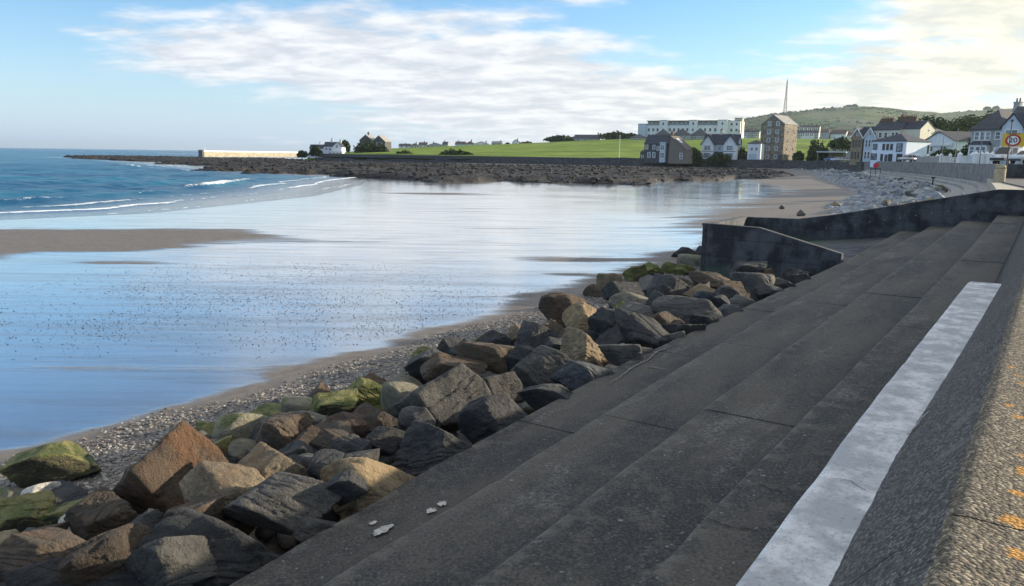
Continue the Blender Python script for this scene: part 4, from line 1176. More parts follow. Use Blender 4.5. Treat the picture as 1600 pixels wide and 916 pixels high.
# ================================================================== SHINGLE AND WORM CASTS
g = np.random.default_rng(31)
n = 74000
s = -3 + 47 * g.random(n) ** 1.35; l = 7.2 + 6.6 * g.random(n)
edge_ = 13.25 + (fbm(s * .5, s * 0, 1.0, 3) - .5) * 1.5
kp = (l < edge_ + g.normal(size=n) * .22) & ((s < 28.5) | (l > 11.2)); s, l = s[kp], l[kp]
X = s * U[0] + l * N[0]; Y = s * U[1] + l * N[1]
me = scatter_mesh('shingle', np.stack([X, Y, beach_z(X, Y) + .008], 1), .014 + .030 * g.random(len(X)) ** 2.2, M['pebble'], 1, .6, {'tone': g.random(len(X)) ** 1.15}, seed=9, jitter=.12)
tag(link('shingle', me), 'bank of small grey and buff shingle between boulders and wet sand', 'shingle', kind='stuff')
n = 95000
px = g.uniform(-60, 1080, n); py = 340 + 224 * g.random(n) ** .75
X = np.empty(n); Y = np.empty(n)
rx_ = _fw[None] + _rt[None] * ((px - 800) / F_PX)[:, None] + _up[None] * ((458 - py) / F_PX)[:, None]
t_ = (.1 - EYE) / rx_[:, 2]; X, Y = rx_[:, 0] * t_, rx_[:, 1] * t_
dn_ = fbm(X * .10, Y * .10, 14.0, 5); dcx = seaward(X, Y)
kp = (dn_ > .40 + .40 * g.random(n)) & (g.random(n) > .15 + .85 * smooth(py, 470, 575)) & (g.random(n) < .25 + .75 * smooth(py, 370, 420)) & (dcx > 14.5) & (ashore(X, Y) > 5)
bu, bv = (X - bar_c[0]) * math.cos(th) + (Y - bar_c[1]) * math.sin(th), -(X - bar_c[0]) * math.sin(th) + (Y - bar_c[1]) * math.cos(th)
kp &= ((bu / 33) ** 2 + (bv / 8.6) ** 2) > 1
X, Y = X[kp], Y[kp]
me = scatter_mesh('worm_casts', np.stack([X, Y, beach_z(X, Y) + .008], 1), .006 + .015 * g.random(len(X)) ** 1.8, plain('wet_sand_cast', (.030, .027, .024), .6, .2), 1, .34, seed=19)
tag(link('worm_casts', me), 'dark specks of worm casts scattered over the wet sand', 'worm casts', kind='stuff')

# ================================================================== BUILDINGS
WIN = {}


def window_meshes(w, h, glass, trim='trim', bars=True):
    key = (round(w, 2), round(h, 2), glass, trim, bars)
    if key not in WIN:
        t = .13 if w > .7 else .09; f = MB()
        f.box(-w / 2 - t * .6, -w / 2 + t * .4, -.09, .02, -t * .5, h + t * .5); f.box(w / 2 - t * .4, w / 2 + t * .6, -.09, .02, -t * .5, h + t * .5)
        f.box(-w / 2 + t * .4, w / 2 - t * .4, -.09, .02, h - t * .4, h + t * .5); f.box(-w / 2 + t * .4, w / 2 - t * .4, -.12, .02, -t * .8, t * .4)
        if bars:
            f.box(-w / 2 + t * .4, w / 2 - t * .4, -.07, .02, h * .5 - .03, h * .5 + .03)
            if w > 1.3: f.box(-.03, .03, -.068, .02, t * .4, h * .5 - .03); f.box(-.03, .03, -.068, .02, h * .5 + .03, h - t * .4)
        p = MB().box(-w / 2 + t * .4, w / 2 - t * .4, -.04, .015, t * .4, h - t * .4)
        WIN[key] = (f.mesh('window', M[trim]), p.mesh('pane', M[glass]))
    return WIN[key]


class House:
    """local frame: x along the front, y to the back, z up; the front faces -y"""
    def __init__(s, name, label, cat, px, py, Y, phi, group=None, z=None):
        p = at(px, py, Y)
        if z is not None: p.z = z
        s.e = empty(name, p, -math.atan2(p.x, p.y) - R(phi)); tag(s.e, label, cat, group); s.k = Y / F_PX

    def part(s, name, mb, mat, parent=None, **kw): return mb.build(name, M[mat], parent or s.e, **kw)

    def body(s, x0, x1, y0, y1, he, hr=None, ridge='x', wall='white', roof='slate', over=.3, base=-1.2, hip=False, ridge_at=.5, name='wall', thick=.16):
        if hr is None or hip:
            s.part(name, MB().box(x0, x1, y0, y1, base, he), wall)
        elif ridge == 'y':
            xm = x0 + (x1 - x0) * ridge_at; s.part(name, MB().prism([(x0, base), (x1, base), (x1, he), (xm, hr), (x0, he)], y0, y1, 'y'), wall)
        else:
            ym = y0 + (y1 - y0) * ridge_at; s.part(name, MB().prism([(y0, base), (y1, base), (y1, he), (ym, hr), (y0, he)], x0, x1, 'x'), wall)
        if hr is None:
            r = MB().box(x0 - over, x1 + over, y0 - over, y1 + over, he + .002, he + .28)
        elif hip:
            w_, d_ = x1 - x0, y1 - y0; o = over; q = min(w_, d_) / 2 * .98; zb = he - .05
            a, b = ((x0 + q, (y0 + y1) / 2), (x1 - q, (y0 + y1) / 2)) if w_ >= d_ else (((x0 + x1) / 2, y0 + q), ((x0 + x1) / 2, y1 - q))
            c = [(x0 - o, y0 - o), (x1 + o, y0 - o), (x1 + o, y1 + o), (x0 - o, y1 + o)]
            v = [(*k, zb) for k in c] + [(*k, zb + .14) for k in c] + [(*a, hr), (*b, hr)]
            f = [(3, 2, 1, 0), (0, 1, 5, 4), (1, 2, 6, 5), (2, 3, 7, 6), (3, 0, 4, 7)]
            f += [(4, 5, 9, 8), (6, 7, 8, 9), (5, 6, 9), (7, 4, 8)] if w_ >= d_ else [(4, 5, 8), (6, 7, 9), (5, 6, 9, 8), (7, 4, 8, 9)]
            r = MB().add(v, f)
        else:
            r = MB(); o = over
            if ridge == 'y': lo, hi, mid, e0, e1, ax = x0, x1, x0 + (x1 - x0) * ridge_at, y0 - o, y1 + o, 'y'
            else: lo, hi, mid, e0, e1, ax = y0, y1, y0 + (y1 - y0) * ridge_at, x0 - o, x1 + o, 'x'
            sl0 = (hr - he) / max(mid - lo, .01); sl1 = (hr - he) / max(hi - mid, .01)
            r.prism([(lo - o, he - o * sl0 + .02), (mid, hr + .02), (hi + o, he - o * sl1 + .02), (hi + o, he - o * sl1 + .02 + thick), (mid, hr + .03 + thick * 1.3), (lo - o, he - o * sl0 + .02 + thick)], e0, e1, ax)
        return s.part('roof', r, roof)

    def win(s, face, u, z, w, h, glass='glass', x=0, y=0, trim='trim', bars=True, name='window'):
        """face f: on plane y, u along x; r: on plane x, u along y; l likewise facing -x"""
        fm, pm = window_meshes(w, h, glass, trim, bars)
        loc, rz = {'f': ((u, y, z), 0), 'r': ((x, u, z), math.pi / 2), 'l': ((x, u, z), -math.pi / 2)}[face]
        o = link(name, fm, s.e, loc, rz); link('pane', pm, o); return o

    def row(s, face, us, zs, w, h, **kw):
        for z in zs:
            for u in us: s.win(face, u, z, w, h, **kw)

    def door(s, u, w=1.0, h=2.1, y=0, mat='door'):
        o = s.part('door', MB().box(u - w / 2, u + w / 2, y - .05, y + .03, 0, h), mat); MB().box(u + w * .3, u + w * .36, y - .1, y - .055, .98, 1.06).build('handle', M['steel'], o)

    def chimney(s, x, y, z0, z1, w=.9, d=.6, mat='brick', pots=2, parent=None):
        o = s.part('chimney', MB().box(x - w / 2, x + w / 2, y - d / 2, y + d / 2, z0, z1).box(x - w / 2 - .08, x + w / 2 + .08, y - d / 2 - .08, y + d / 2 + .08, z1 + .002, z1 + .14), mat)
        for k in range(pots):
            xx = x + (k - (pots - 1) / 2) * w / max(pots, 1); MB().bar((xx, y, z1 + .14), (xx, y, z1 + .75), .15, 8, .11).build('chimney_pot', M['pot'], o)


# --- tall stone mill
h = House('stone_mill', 'five storey rubble stone mill with pale gabled roof', 'mill', 1186, 251, 306, 26)
W_, D_ = 9.5, 11.6
h.body(0, W_, 0, D_, 14.0, 17.4, 'y', 'mill', 'palesl', .18)
for zi, z in enumerate((.9, 4.0, 7.2, 10.3, 13.4)):
    for u in (3.3, 6.7): h.win('f', u, z, 1.15, 1.55, 'glass2', y=-.01)
for z in (4.2, 7.4, 10.5): h.win('r', 3.2, z, .6, .8, 'glass', x=W_ + .01, trim='timber'); h.win('r', 8.8, z, .6, .8, 'glass', x=W_ + .01, trim='timber')
h.door(8.6, 1.4, 2.4, -.01)

# --- dark stone house
h = House('stone_house', 'dark stone house with tall white bay window below the green field', 'house', 1006, 250, 300, 22)
h.body(0, 10.2, 0, 7.5, 6.1, 9.4, 'x', 'darkstone', 'slate', .2)
h.body(10.22, 17.2, -1.0, 8.2, 3.9, 9.0, 'y', 'brown', 'tile', .2, name='gable_wing', ridge_at=.06)
sk = Matrix.Translation((12.0, 1.5, 8.15)) @ Matrix.Rotation(math.atan2(5.1, 6.56), 4, 'Y'); h.part('skylight', MB().box(0, 2.6, 0, 2.4, 0, .12, sk), 'trim')
h.win('f', 15.2, .6, 1.0, 2.2, 'glass2', y=-1.01)
b = h.part('bay_window', MB().box(6.9, 9.0, -1.6, -.01, -.8, 6.4).box(6.7, 9.15, -1.75, -.01, 6.402, 6.75), 'paleblue')
for z in (.9, 3.9): h.win('f', 7.95, z, 1.6, 1.9, 'glass2', y=-1.61)
for u, z in ((1.0, 4.1), (3.9, 4.1), (5.6, 3.7)): h.win('f', u, z, .95, 1.6, 'glass2', y=-.01)
for u, z in ((2.0, 1.0), (4.0, 1.0)): h.win('f', u, z, 1.1, 1.9, 'glass2', y=-.01)
h.door(5.6, 1.0, 2.1, -.01); h.body(-2.0, -.02, 1, 6, 2.6, 3.6, 'x', 'darkstone', 'slate', .1, name='lean_to'); h.win('f', -1.0, .6, .8, 1.1, 'glass2', y=.99)
h.chimney(9.6, 3.7, 9.2, 10.6, .8, .9, 'brick', 2)

# --- white twin gabled house with dark bargeboards
h = House('gabled_villa', 'white twin gabled villa with dark bargeboards behind the parked boat', 'house', 1095, 249, 302, 14)
h.body(0, 13.2, 2.2, 9.5, 6.0, 9.6, 'x', 'paleblue', 'slate', .3)
for x0, x1 in ((0, 4.6), (8.4, 13.2)):
    h.body(x0 - .01, x1 + .01, 0, 5.6, 6.0, 9.5, 'y', 'white', 'slate', .35, name='gable')
    xm = (x0 + x1) / 2; bb = MB()
    for sx, xe in ((-1, x0 - .45), (1, x1 + .45)): bb.prism([(xm, 9.55), (xe, 5.75), (xe, 5.35), (xm, 9.05)], -.46, -.36, 'y')
    h.part('bargeboard', bb, 'timber')
    h.win('f', xm, 3.6, 2.4, 1.7, 'glass2', y=-.01); h.win('f', xm, .7, 2.8, 1.8, 'glass2', y=-.01)
    h.part('band', MB().box(x0 + .1, x1 - .1, -.06, -.012, 3.0, 3.2), 'timber')
h.win('f', 6.5, 3.6, 1.2, 1.5, 'glass2', y=2.19); h.door(6.5, 1.1, 2.2, 2.19)
h.part('porch', MB().box(4.7, 8.3, .6, 2.18, 2.7, 2.9).box(4.8, 5.0, .7, .9, -1, 2.698).box(8.0, 8.2, .7, .9, -1, 2.698), 'timber')
h.chimney(6.0, 6.0, 9.2, 11.0, 1.1, .7, 'cream', 3); h.chimney(12.6, 6.0, 8.8, 10.8, .9, .7, 'cream', 2); h.win('r', 5.0, 3.8, .9, 1.4, 'glass', x=13.23)

# --- small white building and garage next to the mill
h = House('garage_cottage', 'small white cottage with blue garage door beside the stone mill', 'house', 1167, 250, 298, 14)
h.body(0, 4.9, 0, 6, 6.2, 7.6, 'x', 'white', 'slate2', .2, hip=True)
h.part('garage_door', MB().box(.6, 3.6, -.06, .02, 0, 2.2), 'garage'); h.win('f', 1.6, 3.6, 1.0, 1.2, 'glass2', y=-.01); h.win('f', 3.4, 3.6, 1.0, 1.2, 'glass2', y=-.01)

# --- white apartment block on the rise
h = House('apartment_block', 'long white flat roofed apartment block on the green rise', 'apartments', 997, 219, 560, 16)
k = .487
h.body(0, 6.0, -1.5, 12, 11.2, None, wall='paleblue', roof='slate2', over=.05, name='end_wing', base=-4)
segs = [(6.02, 15.5, 0, 0), (15.52, 21.2, -2.0, 1), (21.22, 36.5, 0, 0), (36.52, 42.2, -2.0, 1), (42.22, 56, 0, 0), (56.02, 62.5, -2.2, 1)]
for x0, x1, y0, tower in segs:
    h.body(x0, x1, y0, 14, 13.6 if tower else 10.3, None, wall='white', roof='slate2' if tower else 'grey', over=.12, name='tower' if tower else 'wall', base=-4)
    if tower: h.row('f', [(x0 + x1) / 2], (2.2, 6.2, 10.4), 1.2, 1.8, y=y0 - .01, trim='white', bars=False)
    else:
        n_ = int((x1 - x0) / 2.9); us = [x0 + (x1 - x0) * (i + .5) / n_ for i in range(n_)]
        h.row('f', us, (2.0, 6.1), 1.35, 2.2, y=y0 - .01, trim='white', bars=False)
        h.part('penthouse', MB().box(x0 + .05, x1 - .05, y0 + 1.8, 13.5, 10.6, 13.2), 'cream'); h.part('roof', MB().box(x0 - .3, x1 + .3, y0 - .2, 14, 13.203, 13.6), 'slate2')
        h.row('f', us, (10.7,), 1.7, 2.2, glass='glass2', y=y0 + 1.79, trim='white', bars=False)
        h.part('balcony_rail', MB().box(x0, x1, y0 + .05, y0 + .12, 10.6, 11.5), 'glass2')
h.body(62.52, 70.5, 3, 20, 13.2, None, wall='white', roof='slate2', over=.12, name='end_tower', base=-4); h.body(66, 71.2, 6, 12, 15.2, None, wall='cream', roof='slate2', over=.2, name='stair_tower', base=-4)
h.row('f', (64.6, 68.0), (2.2, 6.2, 10.2), 1.3, 1.8, y=2.99, trim='white', bars=False)

# --- villas with pyramid roofs in front of the apartment block
for px, wpx, top, lab in ((985, 22, 210, 'low dark roofed villa at the left end of the apartment block'.replace(' left', ''), ), (1021, 26, 203, 'pyramid roofed grey villa before the glazed end of the apartment block'), (1049, 28, 202, 'pyramid roofed grey villa before the middle of the apartment block'), (1078, 27, 202, 'pyramid roofed grey villa nearest the twin gabled villa')):
    h = House('hillside_villa', lab, 'house', px, 218, 510, 10, 'villas before the apartment block'); kk = 510 / F_PX; ww = wpx * kk; hr = (218 - top) * kk
    h.body(0, ww, 0, ww * .9, hr * .38, hr, hip=True, wall='grey', roof='slate2', over=.35, base=-3); h.row('f', (ww * .3, ww * .7), (.5,), 1.3, 1.3, y=-.01)

# --- terraces at the foot of the hill
rg = random.Random(44)
def terrace(px0, px1, ytop, ybase, Y, n_, lab, walls, phi=6, roof='slate2'):
    for i in range(n_):
        kk = Y / F_PX; x = px0 + (px1 - px0) * i / n_; ww = (px1 - px0) / n_ * kk; hh = (ybase - ytop) * kk
        h = House('terraced_house', lab, 'house', x, ybase + (i % 2) * .2, Y, phi, 'terraces below the hill')
        h.body(.02, ww - .02, 0, 8, hh * .62, hh * .95, 'x', rg.choice(walls), roof, .1, base=-6); h.row('f', (ww * .3, ww * .7), (.9, hh * .36), 1.0, 1.3, y=-.01, bars=False)
        h.chimney(ww * .1, 4, hh * .8, hh * 1.12, .9, .6, 'brick', 1)


terrace(1141, 1186, 203, 214, 760, 7, 'grey terraced house in the row beyond the mill, below the hill', ['grey', 'cream', 'paleblue'])
terrace(1249, 1280, 196, 205, 820, 5, 'pale terraced house in the upper row below the hill', ['cream', 'white', 'grey'])
terrace(1243, 1278, 204, 214, 700, 5, 'white terraced house in the lower row behind the mill', ['white', 'white', 'grey'], roof='slate')
for px, top, base, wpx, lab, wl_ in ((1281, 203, 214, 12, 'brown roofed cottage below the upper terrace', 'grey'), (1297, 204, 219, 22, 'white gabled house at the edge of the green field', 'white'), (1318, 207, 219, 14, 'cream cottage beside the white gabled house', 'cream')):
    h = House('field_cottage', lab, 'house', px, base, 560, 12); kk = 560 / F_PX; ww = wpx * kk; hh = (base - top) * kk
    h.body(0, ww, 0, 7, hh * .6, hh, 'x', wl_, 'tile', .2, base=-4); h.row('f', (ww * .3, ww * .7), (.8,), 1.1, 1.2, y=-.01)

# --- flat roofed garage and bungalow
h = House('flat_garage', 'flat roofed open garage with pale fascia beside the dark bush', 'garage', 1276, 251, 288, 8)
h.part('roof', MB().box(-.3, 9.5, -.3, 7, 3.0, 3.4), 'paleblue'); h.part('back_wall', MB().box(0, 9.2, 6.4, 6.7, -1, 2.998), 'brown')
for x in (0, 4.2, 8.9): h.part('pier', MB().box(x, x + .35, 0, .35, -1, 2.998), 'brown')
h = House('pale_bungalow', 'pale bungalow with dark hipped roof behind the garage', 'house', 1295, 244, 305, 20)
h.body(0, 4.0, 0, 6, 4.6, 6.0, 'y', 'cream', 'slate2', .3, name='front_wing'); h.body(3.9, 9.5, 1.2, 8, 4.4, 5.9, wall='paleblue', roof='slate2', over=.3, hip=True); h.win('f', 2.0, 2.0, 1.6, 1.5, y=-.01); h.win('f', 7, 2.0, 1.6, 1.2, y=1.19)

# --- gabled sandstone house, two bays
h = House('bay_fronted_house', 'tall sandstone and blue grey pair of houses with gabled bays', 'house', 1327, 252, 240, 24)
h.body(0, 7.6, 1.5, 9, 7.6, 10.4, 'x', 'brown', 'slate', .2)
for x0, x1, wl_ in ((0, 3.4, 'sandstone'), (4.0, 7.4, 'paleblue')):
    h.body(x0 - .01, x1 + .01, 0, 4, 7.2, 10.1, 'y', wl_, 'slate', .3, name='bay'); xm = (x0 + x1) / 2; bb = MB()
    for xe in (x0 - .4, x1 + .4): bb.prism([(xm, 10.25), (xe, 6.95), (xe, 6.5), (xm, 9.7)], -.42, -.32, 'y')
    h.part('bargeboard', bb, 'trim')
    for z in (.8, 4.4):
        for u in (-.95, 0, .95): h.win('f', xm + u, z, .6, 2.1, 'glass', y=-.01, trim=wl_ if wl_ == 'sandstone' else 'trim')
    h.win('f', xm, 7.8, .5, .8, y=-.01)
h.door(3.7, .5, 2.2, 1.49); h.chimney(6.8, 5.2, 9.6, 12.0, 1.6, .8, 'brick', 4)

# --- tall terrace with rear wing
h = House('tall_terrace', 'tall cream four storey terrace with long rows of chimney pots', 'terrace', 1358, 254, 236, 30)
h.body(0, 8.6, 0, 9, 9.6, 12.0, 'x', 'cream', 'slate', .15, ridge_at=.45)
h.body(8.62, 14.0, 1.0, 9.5, 9.8, 12.1, 'x', 'cream', 'slate', .12, name='blank_end', ridge_at=.45)
h.body(9.6, 14.6, 9.52, 17.0, 9.0, 10.2, 'y', 'cream', 'slate2', .1, name='rear_wing', ridge_at=.2)
for u in (.9, 2.7, 4.4, 6.6, 7.7): h.win('f', u, 7.4, .95, 1.5, 'glass', y=-.01); h.win('f', u, 4.4, .9, 1.6, 'glass2', y=-.01)
h.win('r', 6.0, 9.2, .6, .6, x=14.01, bars=False); h.win('r', 14.5, 6.6, .9, 1.6, x=14.61)
h.chimney(2.4, 4, 11.2, 13.0, 3.8, .8, 'brick', 7); h.chimney(8.6, 4, 11.2, 13.3, 5.0, .8, 'brick', 9); h.chimney(6.4, 4.9, 11.2, 14.0, .7, .7, 'brick', 1)

# --- white pub with hipped slate roof
h = House('white_inn', 'white two storey inn with dark window surrounds and hipped slate roof', 'inn', 1360, 254, 206, 34)
h.body(0, 9.6, 0, 10.6, 5.5, 7.6, wall='pub', roof='slate', over=.25, hip=True)
for u, w_, z, hh in ((.95, 1.1, 3.45, 1.35), (3.4, .6, 3.3, 1.5), (4.5, .6, 3.3, 1.5), (5.6, .6, 3.3, 1.5), (7.75, 1.5, 2.95, 1.95), (.85, 1.5, .8, 1.5), (3.1, .6, .5, 1.7), (5.5, 1.0, .5, 1.7)): h.win('f', u, z, w_, hh, 'glass2' if w_ > 1 else 'glass', y=-.01, trim='timber')
h.door(4.3, .8, 2.1, -.01); h.part('side_passage', MB().box(7.2, 8.8, -.05, .02, 0, 2.3), 'timber'); h.win('r', 9.6, 2.4, .5, 2.2, x=9.61, trim='timber', bars=False)

# --- bungalow and its neighbours on the slope
h = House('slope_bungalow', 'long slate roofed bungalow with pale sunlit gable on the slope', 'house', 1441, 238, 216, 52)
h.body(0, 12.0, 0, 15, 2.9, 5.4, 'y', 'white', 'slate2', .3)
h.part('fascia', MB().box(.5, 11.5, -.5, -.42, 1.7, 2.5), 'trim'); h.win('r', 5, .9, 1.8, 1.2, x=12.01); h.win('r', 11, .9, 1.8, 1.2, x=12.01); h.win('f', 3, .3, 2.0, 1.2, y=-.01); h.win('f', 8, .3, 2.0, 1.2, y=-.01)
h.part('dormer', MB().box(9.6, 12.6, 7.5, 10, 2.95, 4.5), 'timber')

# --- semi detached pair on the corner
h = House('corner_house', 'rendered semi detached house with dark bay roof and tall chimney', 'house', 1513, 250, 132, 30)
h.body(0, 5.2, 0, 7.6, 5.0, 8.4, wall='grey', roof='slate2', over=.35, hip=True)
h.part('bay', MB().box(.3, 3.4, -.9, -.01, -1, 2.5), 'white'); h.part('bay_roof', MB().add([(0.1, -1.1, 2.5), (3.6, -1.1, 2.5), (3.6, .02, 2.5), (.1, .02, 2.5), (.5, 0, 3.1), (3.2, 0, 3.1), (3.2, .02, 3.1), (.5, .02, 3.1)], [(0, 3, 2, 1), (4, 5, 6, 7), (0, 1, 5, 4), (1, 2, 6, 5), (2, 3, 7, 6), (3, 0, 4, 7)]), 'slate')
for u in (.9, 1.9, 2.8): h.win('f', u, .9, .75, 1.3, 'glass2', y=-.91)
for u in (1.0, 1.9, 2.8): h.win('f', u, 3.3, .75, 1.3, 'glass2', y=-.01)
h.win('f', 4.4, 3.4, .8, 1.2, 'glass2', y=-.01); h.door(4.4, .95, 2.1, -.01, 'trim'); h.chimney(4.9, 3.8, 6.6, 9.4, 1.0, .8, 'grey', 2); h.win('r', 3.4, 3.2, .7, 1.1, x=5.21); h.win('r', 3.4, .6, .8, 1.6, x=5.21)
h = House('cream_semi', 'cream semi detached house with front gable behind the white van', 'house', 1556, 250, 122, 26)
h.body(0, 12.0, 1.2, 9.5, 5.0, 8.2, 'x', 'cream', 'slate2', .35)
h.body(.3, 3.3, 0, 3.5, 5.1, 7.0, 'y', 'paleblue', 'slate', .25, name='gable_bay'); h.win('f', 1.8, 3.2, 1.8, 1.4, 'glass2', y=-.01); h.win('f', 1.8, .8, 1.8, 1.3, 'glass2', y=-.01)
for u in (5.0, 8.0): h.win('f', u, 3.2, 1.6, 1.3, 'glass2', y=1.19); h.win('f', u, .8, 1.6, 1.4, 'glass2', y=1.19)
h.chimney(4.2, 5.3, 7.6, 9.8, 1.5, .9, 'grey', 3); h.chimney(7.4, 5.3, 7.6, 9.6, 1.2, .9, 'grey', 2); h.door(6.4, .95, 2.1, 1.19)

# --- left headland: white house, stone house, bungalows
h = House('shore_house', 'white shore house with dark roofs at the edge of the reef', 'house', 481, 243.5, 400, 18)
h.body(0, 8.5, 3, 8, 3.8, 5.6, 'x', 'white', 'slate', .15, name='long_wing'); h.body(8.0, 14.5, 1.5, 8, 4.8, 7.0, 'x', 'white', 'slate', .15, name='main_wing'); h.body(13.0, 18.0, -.5, 7, 4.6, 7.0, 'y', 'white', 'slate', .15, name='gable_wing')
h.part('veranda', MB().box(11.5, 18.6, -2.0, -.52, -1, 2.2).box(11.3, 18.8, -2.2, -.52, 2.202, 2.42), 'white'); h.row('f', (12.4, 14.2, 16.2, 17.8), (.7,), 1.0, 1.0, y=-2.01, bars=False)
h.win('f', 15.5, 4.3, .9, 1.2, y=-.51); h.row('f', (9.4, 11.2), (3.0,), .9, 1.1, y=1.49); h.row('f', (2, 4.5, 6.8), (1.2,), .9, 1.1, y=2.99); h.win('r', 3, 2.6, .9, 1.2, x=18.01)
h.chimney(5, 5.5, 5.2, 6.8, .7, .7, 'white', 1); h.chimney(11.5, 4.8, 6.6, 8.4, 1.0, .8, 'white', 2); h.chimney(15.5, 6.5, 6.6, 8.2, .9, .8, 'white', 1)
h = House('headland_house', 'dark stone house with two pale gabled roofs among trees on the headland', 'house', 562, 237, 440, 24)
h.body(0, 7.6, 0, 9, 6.4, 9.3, 'y', 'darkstone', 'palesl', .2); h.body(8.2, 15.6, -.6, 9, 5.8, 8.9, 'y', 'darkstone', 'palesl', .2, name='second_wing')
for u in (2.4, 5.2, 10.4, 13.2): h.win('f', u, 3.6, 1.0, 1.5, y=-.62 if u > 8 else -.01)
h.chimney(3.8, 4, 8.8, 10.6, .9, .7, 'brick', 2)
k9 = [(623, 17, 'white'), (641, 11, 'cream'), (654, 13, 'white'), (669, 21, 'grey'), (691, 8, 'cream'), (711, 15, 'white'), (727, 13, 'cream'), (741, 20, 'white'), (768, 15, 'grey'), (800, 10, 'white')]
nbl = ['by the headland trees', 'second beyond the headland trees', 'third beyond the headland trees', 'the widest grey one on the skyline', 'the narrowest one beside the wide grey one', 'low on the field crest', 'joined to the long white one', 'the long white one on the field crest', 'grey and alone on the field crest', 'last before the field crest rises']
for (px, wpx, wl_), nb in zip(k9, nbl):
    base = float(np.interp(px, [600, 700, 850], [233.5, 231.3, 226.5])) - .6 + random.Random(px).uniform(-.6, .8); rb = random.Random(px); sc_ = rb.uniform(.8, 1.25); h = House('skyline_bungalow', f'small {dict(white="white", cream="cream", grey="grey")[wl_]} bungalow on the skyline, {nb}', 'house', px, base, 610, 12, 'bungalows on the skyline'); ww = wpx * 610 / F_PX
    h.body(0, ww, 0, 7, 2.3 * sc_, 4.2 * sc_, rb.choice('xxy'), wl_, rb.choice(['slate2', 'palesl', 'tile']), .2, base=-3, hip=rb.random() < .3); h.row('f', (ww * .28, ww * .72), (.7,), 1.2, 1.1, y=-.01, bars=False); h.chimney(ww * rb.uniform(.1, .9), 3.5, 2.5, 4.9 * sc_, .7, .6, 'brick', 1)
h = House('skyline_lodge', 'pale lodge with slate roof between the trees above the field', 'house', 897, 221.5, 570, 12)
h.body(0, 19, 0, 8, 2.6, 5.0, 'x', 'grey', 'slate2', .3, base=-3); h.row('f', (3, 8, 13, 17), (.7,), 1.2, 1.2, y=-.01, bars=False); h.chimney(17, 4, 4.5, 6.4, .8, .6, 'brick', 1)

# --- harbour wall, outer breakwater, flagpole, mast
A, B = at(318, 242, 640), at(466, 242.5, 760)
hw = empty('harbour_wall', A, math.atan2(B.y - A.y, B.x - A.x)); tag(hw, 'long pale sunlit stone harbour wall on the headland skyline', 'harbour wall'); L = (B - A).length
for i in range(9):
    a, b = L * i / 9 + .05, L * (i + 1) / 9 - .05; MB().box(a, b, 0, 3, -3, 2.3 + (.05 * (i % 2))).build('wall_length', M['harbour'], hw); MB().box(a, b, -.2, .8, 2.4, 3.5).build('parapet', M['white'], hw)
MB().box(-2, .0, -.6, 3.4, -3, 4.0).build('pier_head', M['darkstone'], hw); MB().bar((3, 1, 3.5), (3, 1, 6.0), .35, 8, .25).build('beacon', M['white'], hw)
A, B = at(246, 241.2, 980), at(316, 241.4, 860)
bw = MB().box(0, (B - A).length, 0, 4, -1.5, .9, taper=.5).build('breakwater', M['white']); bw.location = (A.x, A.y, .35); bw.rotation_euler = (0, 0, math.atan2(B.y - A.y, B.x - A.x)); tag(bw, 'low white outer breakwater between the reef and open sea', 'breakwater')
p = at(967.5, 246, 330); fp = empty('flagpole', p); tag(fp, 'slender white flagpole standing in front of the green field', 'flagpole')
MB().bar((0, 0, -.5), (0, 0, 9.0), .13, 8, .09).build('pole', M['trim'], fp); MB().bar((0, 0, 9.0), (0, 0, 9.25), .16, 8, .1).build('finial', M['trim'], fp)
p = at(1226, 181, 1900); zb_ = hill_z(p.x, p.y) - 4; ms = empty('radio_mast', (p.x, p.y, zb_)); tag(ms, 'tall thin lattice radio mast rising behind the stone mill', 'mast'); Hm = 52 * 1900 / F_PX + p.z - zb_
def mw(t): return 3.6 * (1 - t) ** 1.1 + .55
C4 = [(-1, -1), (1, -1), (1, 1), (-1, 1)]; NS = 11
for cx, cy in C4: 
    lg = MB()
    for i in range(NS): t0, t1 = i / NS, (i + 1) / NS; lg.bar((cx * mw(t0), cy * mw(t0), t0 * Hm), (cx * mw(t1), cy * mw(t1), t1 * Hm), .40, 4)
    lg.build('leg', M['darksteel'], ms)
for i in range(NS):
    t0, t1 = i / NS, (i + 1) / NS; br = MB()
    for j in range(4):
        (ax, ay), (bx_, by_) = C4[j], C4[(j + 1) % 4]; br.bar((ax * mw(t0), ay * mw(t0), t0 * Hm), (bx_ * mw(t1), by_ * mw(t1), t1 * Hm), .22, 4); br.bar((ax * mw(t1), ay * mw(t1), t1 * Hm), (bx_ * mw(t1), by_ * mw(t1), t1 * Hm), .22, 4)
    br.build('bracing', M['darksteel'], ms)
MB().bar((0, 0, Hm), (0, 0, Hm + 7), .35, 5, .2).build('aerial', M['darksteel'], ms)

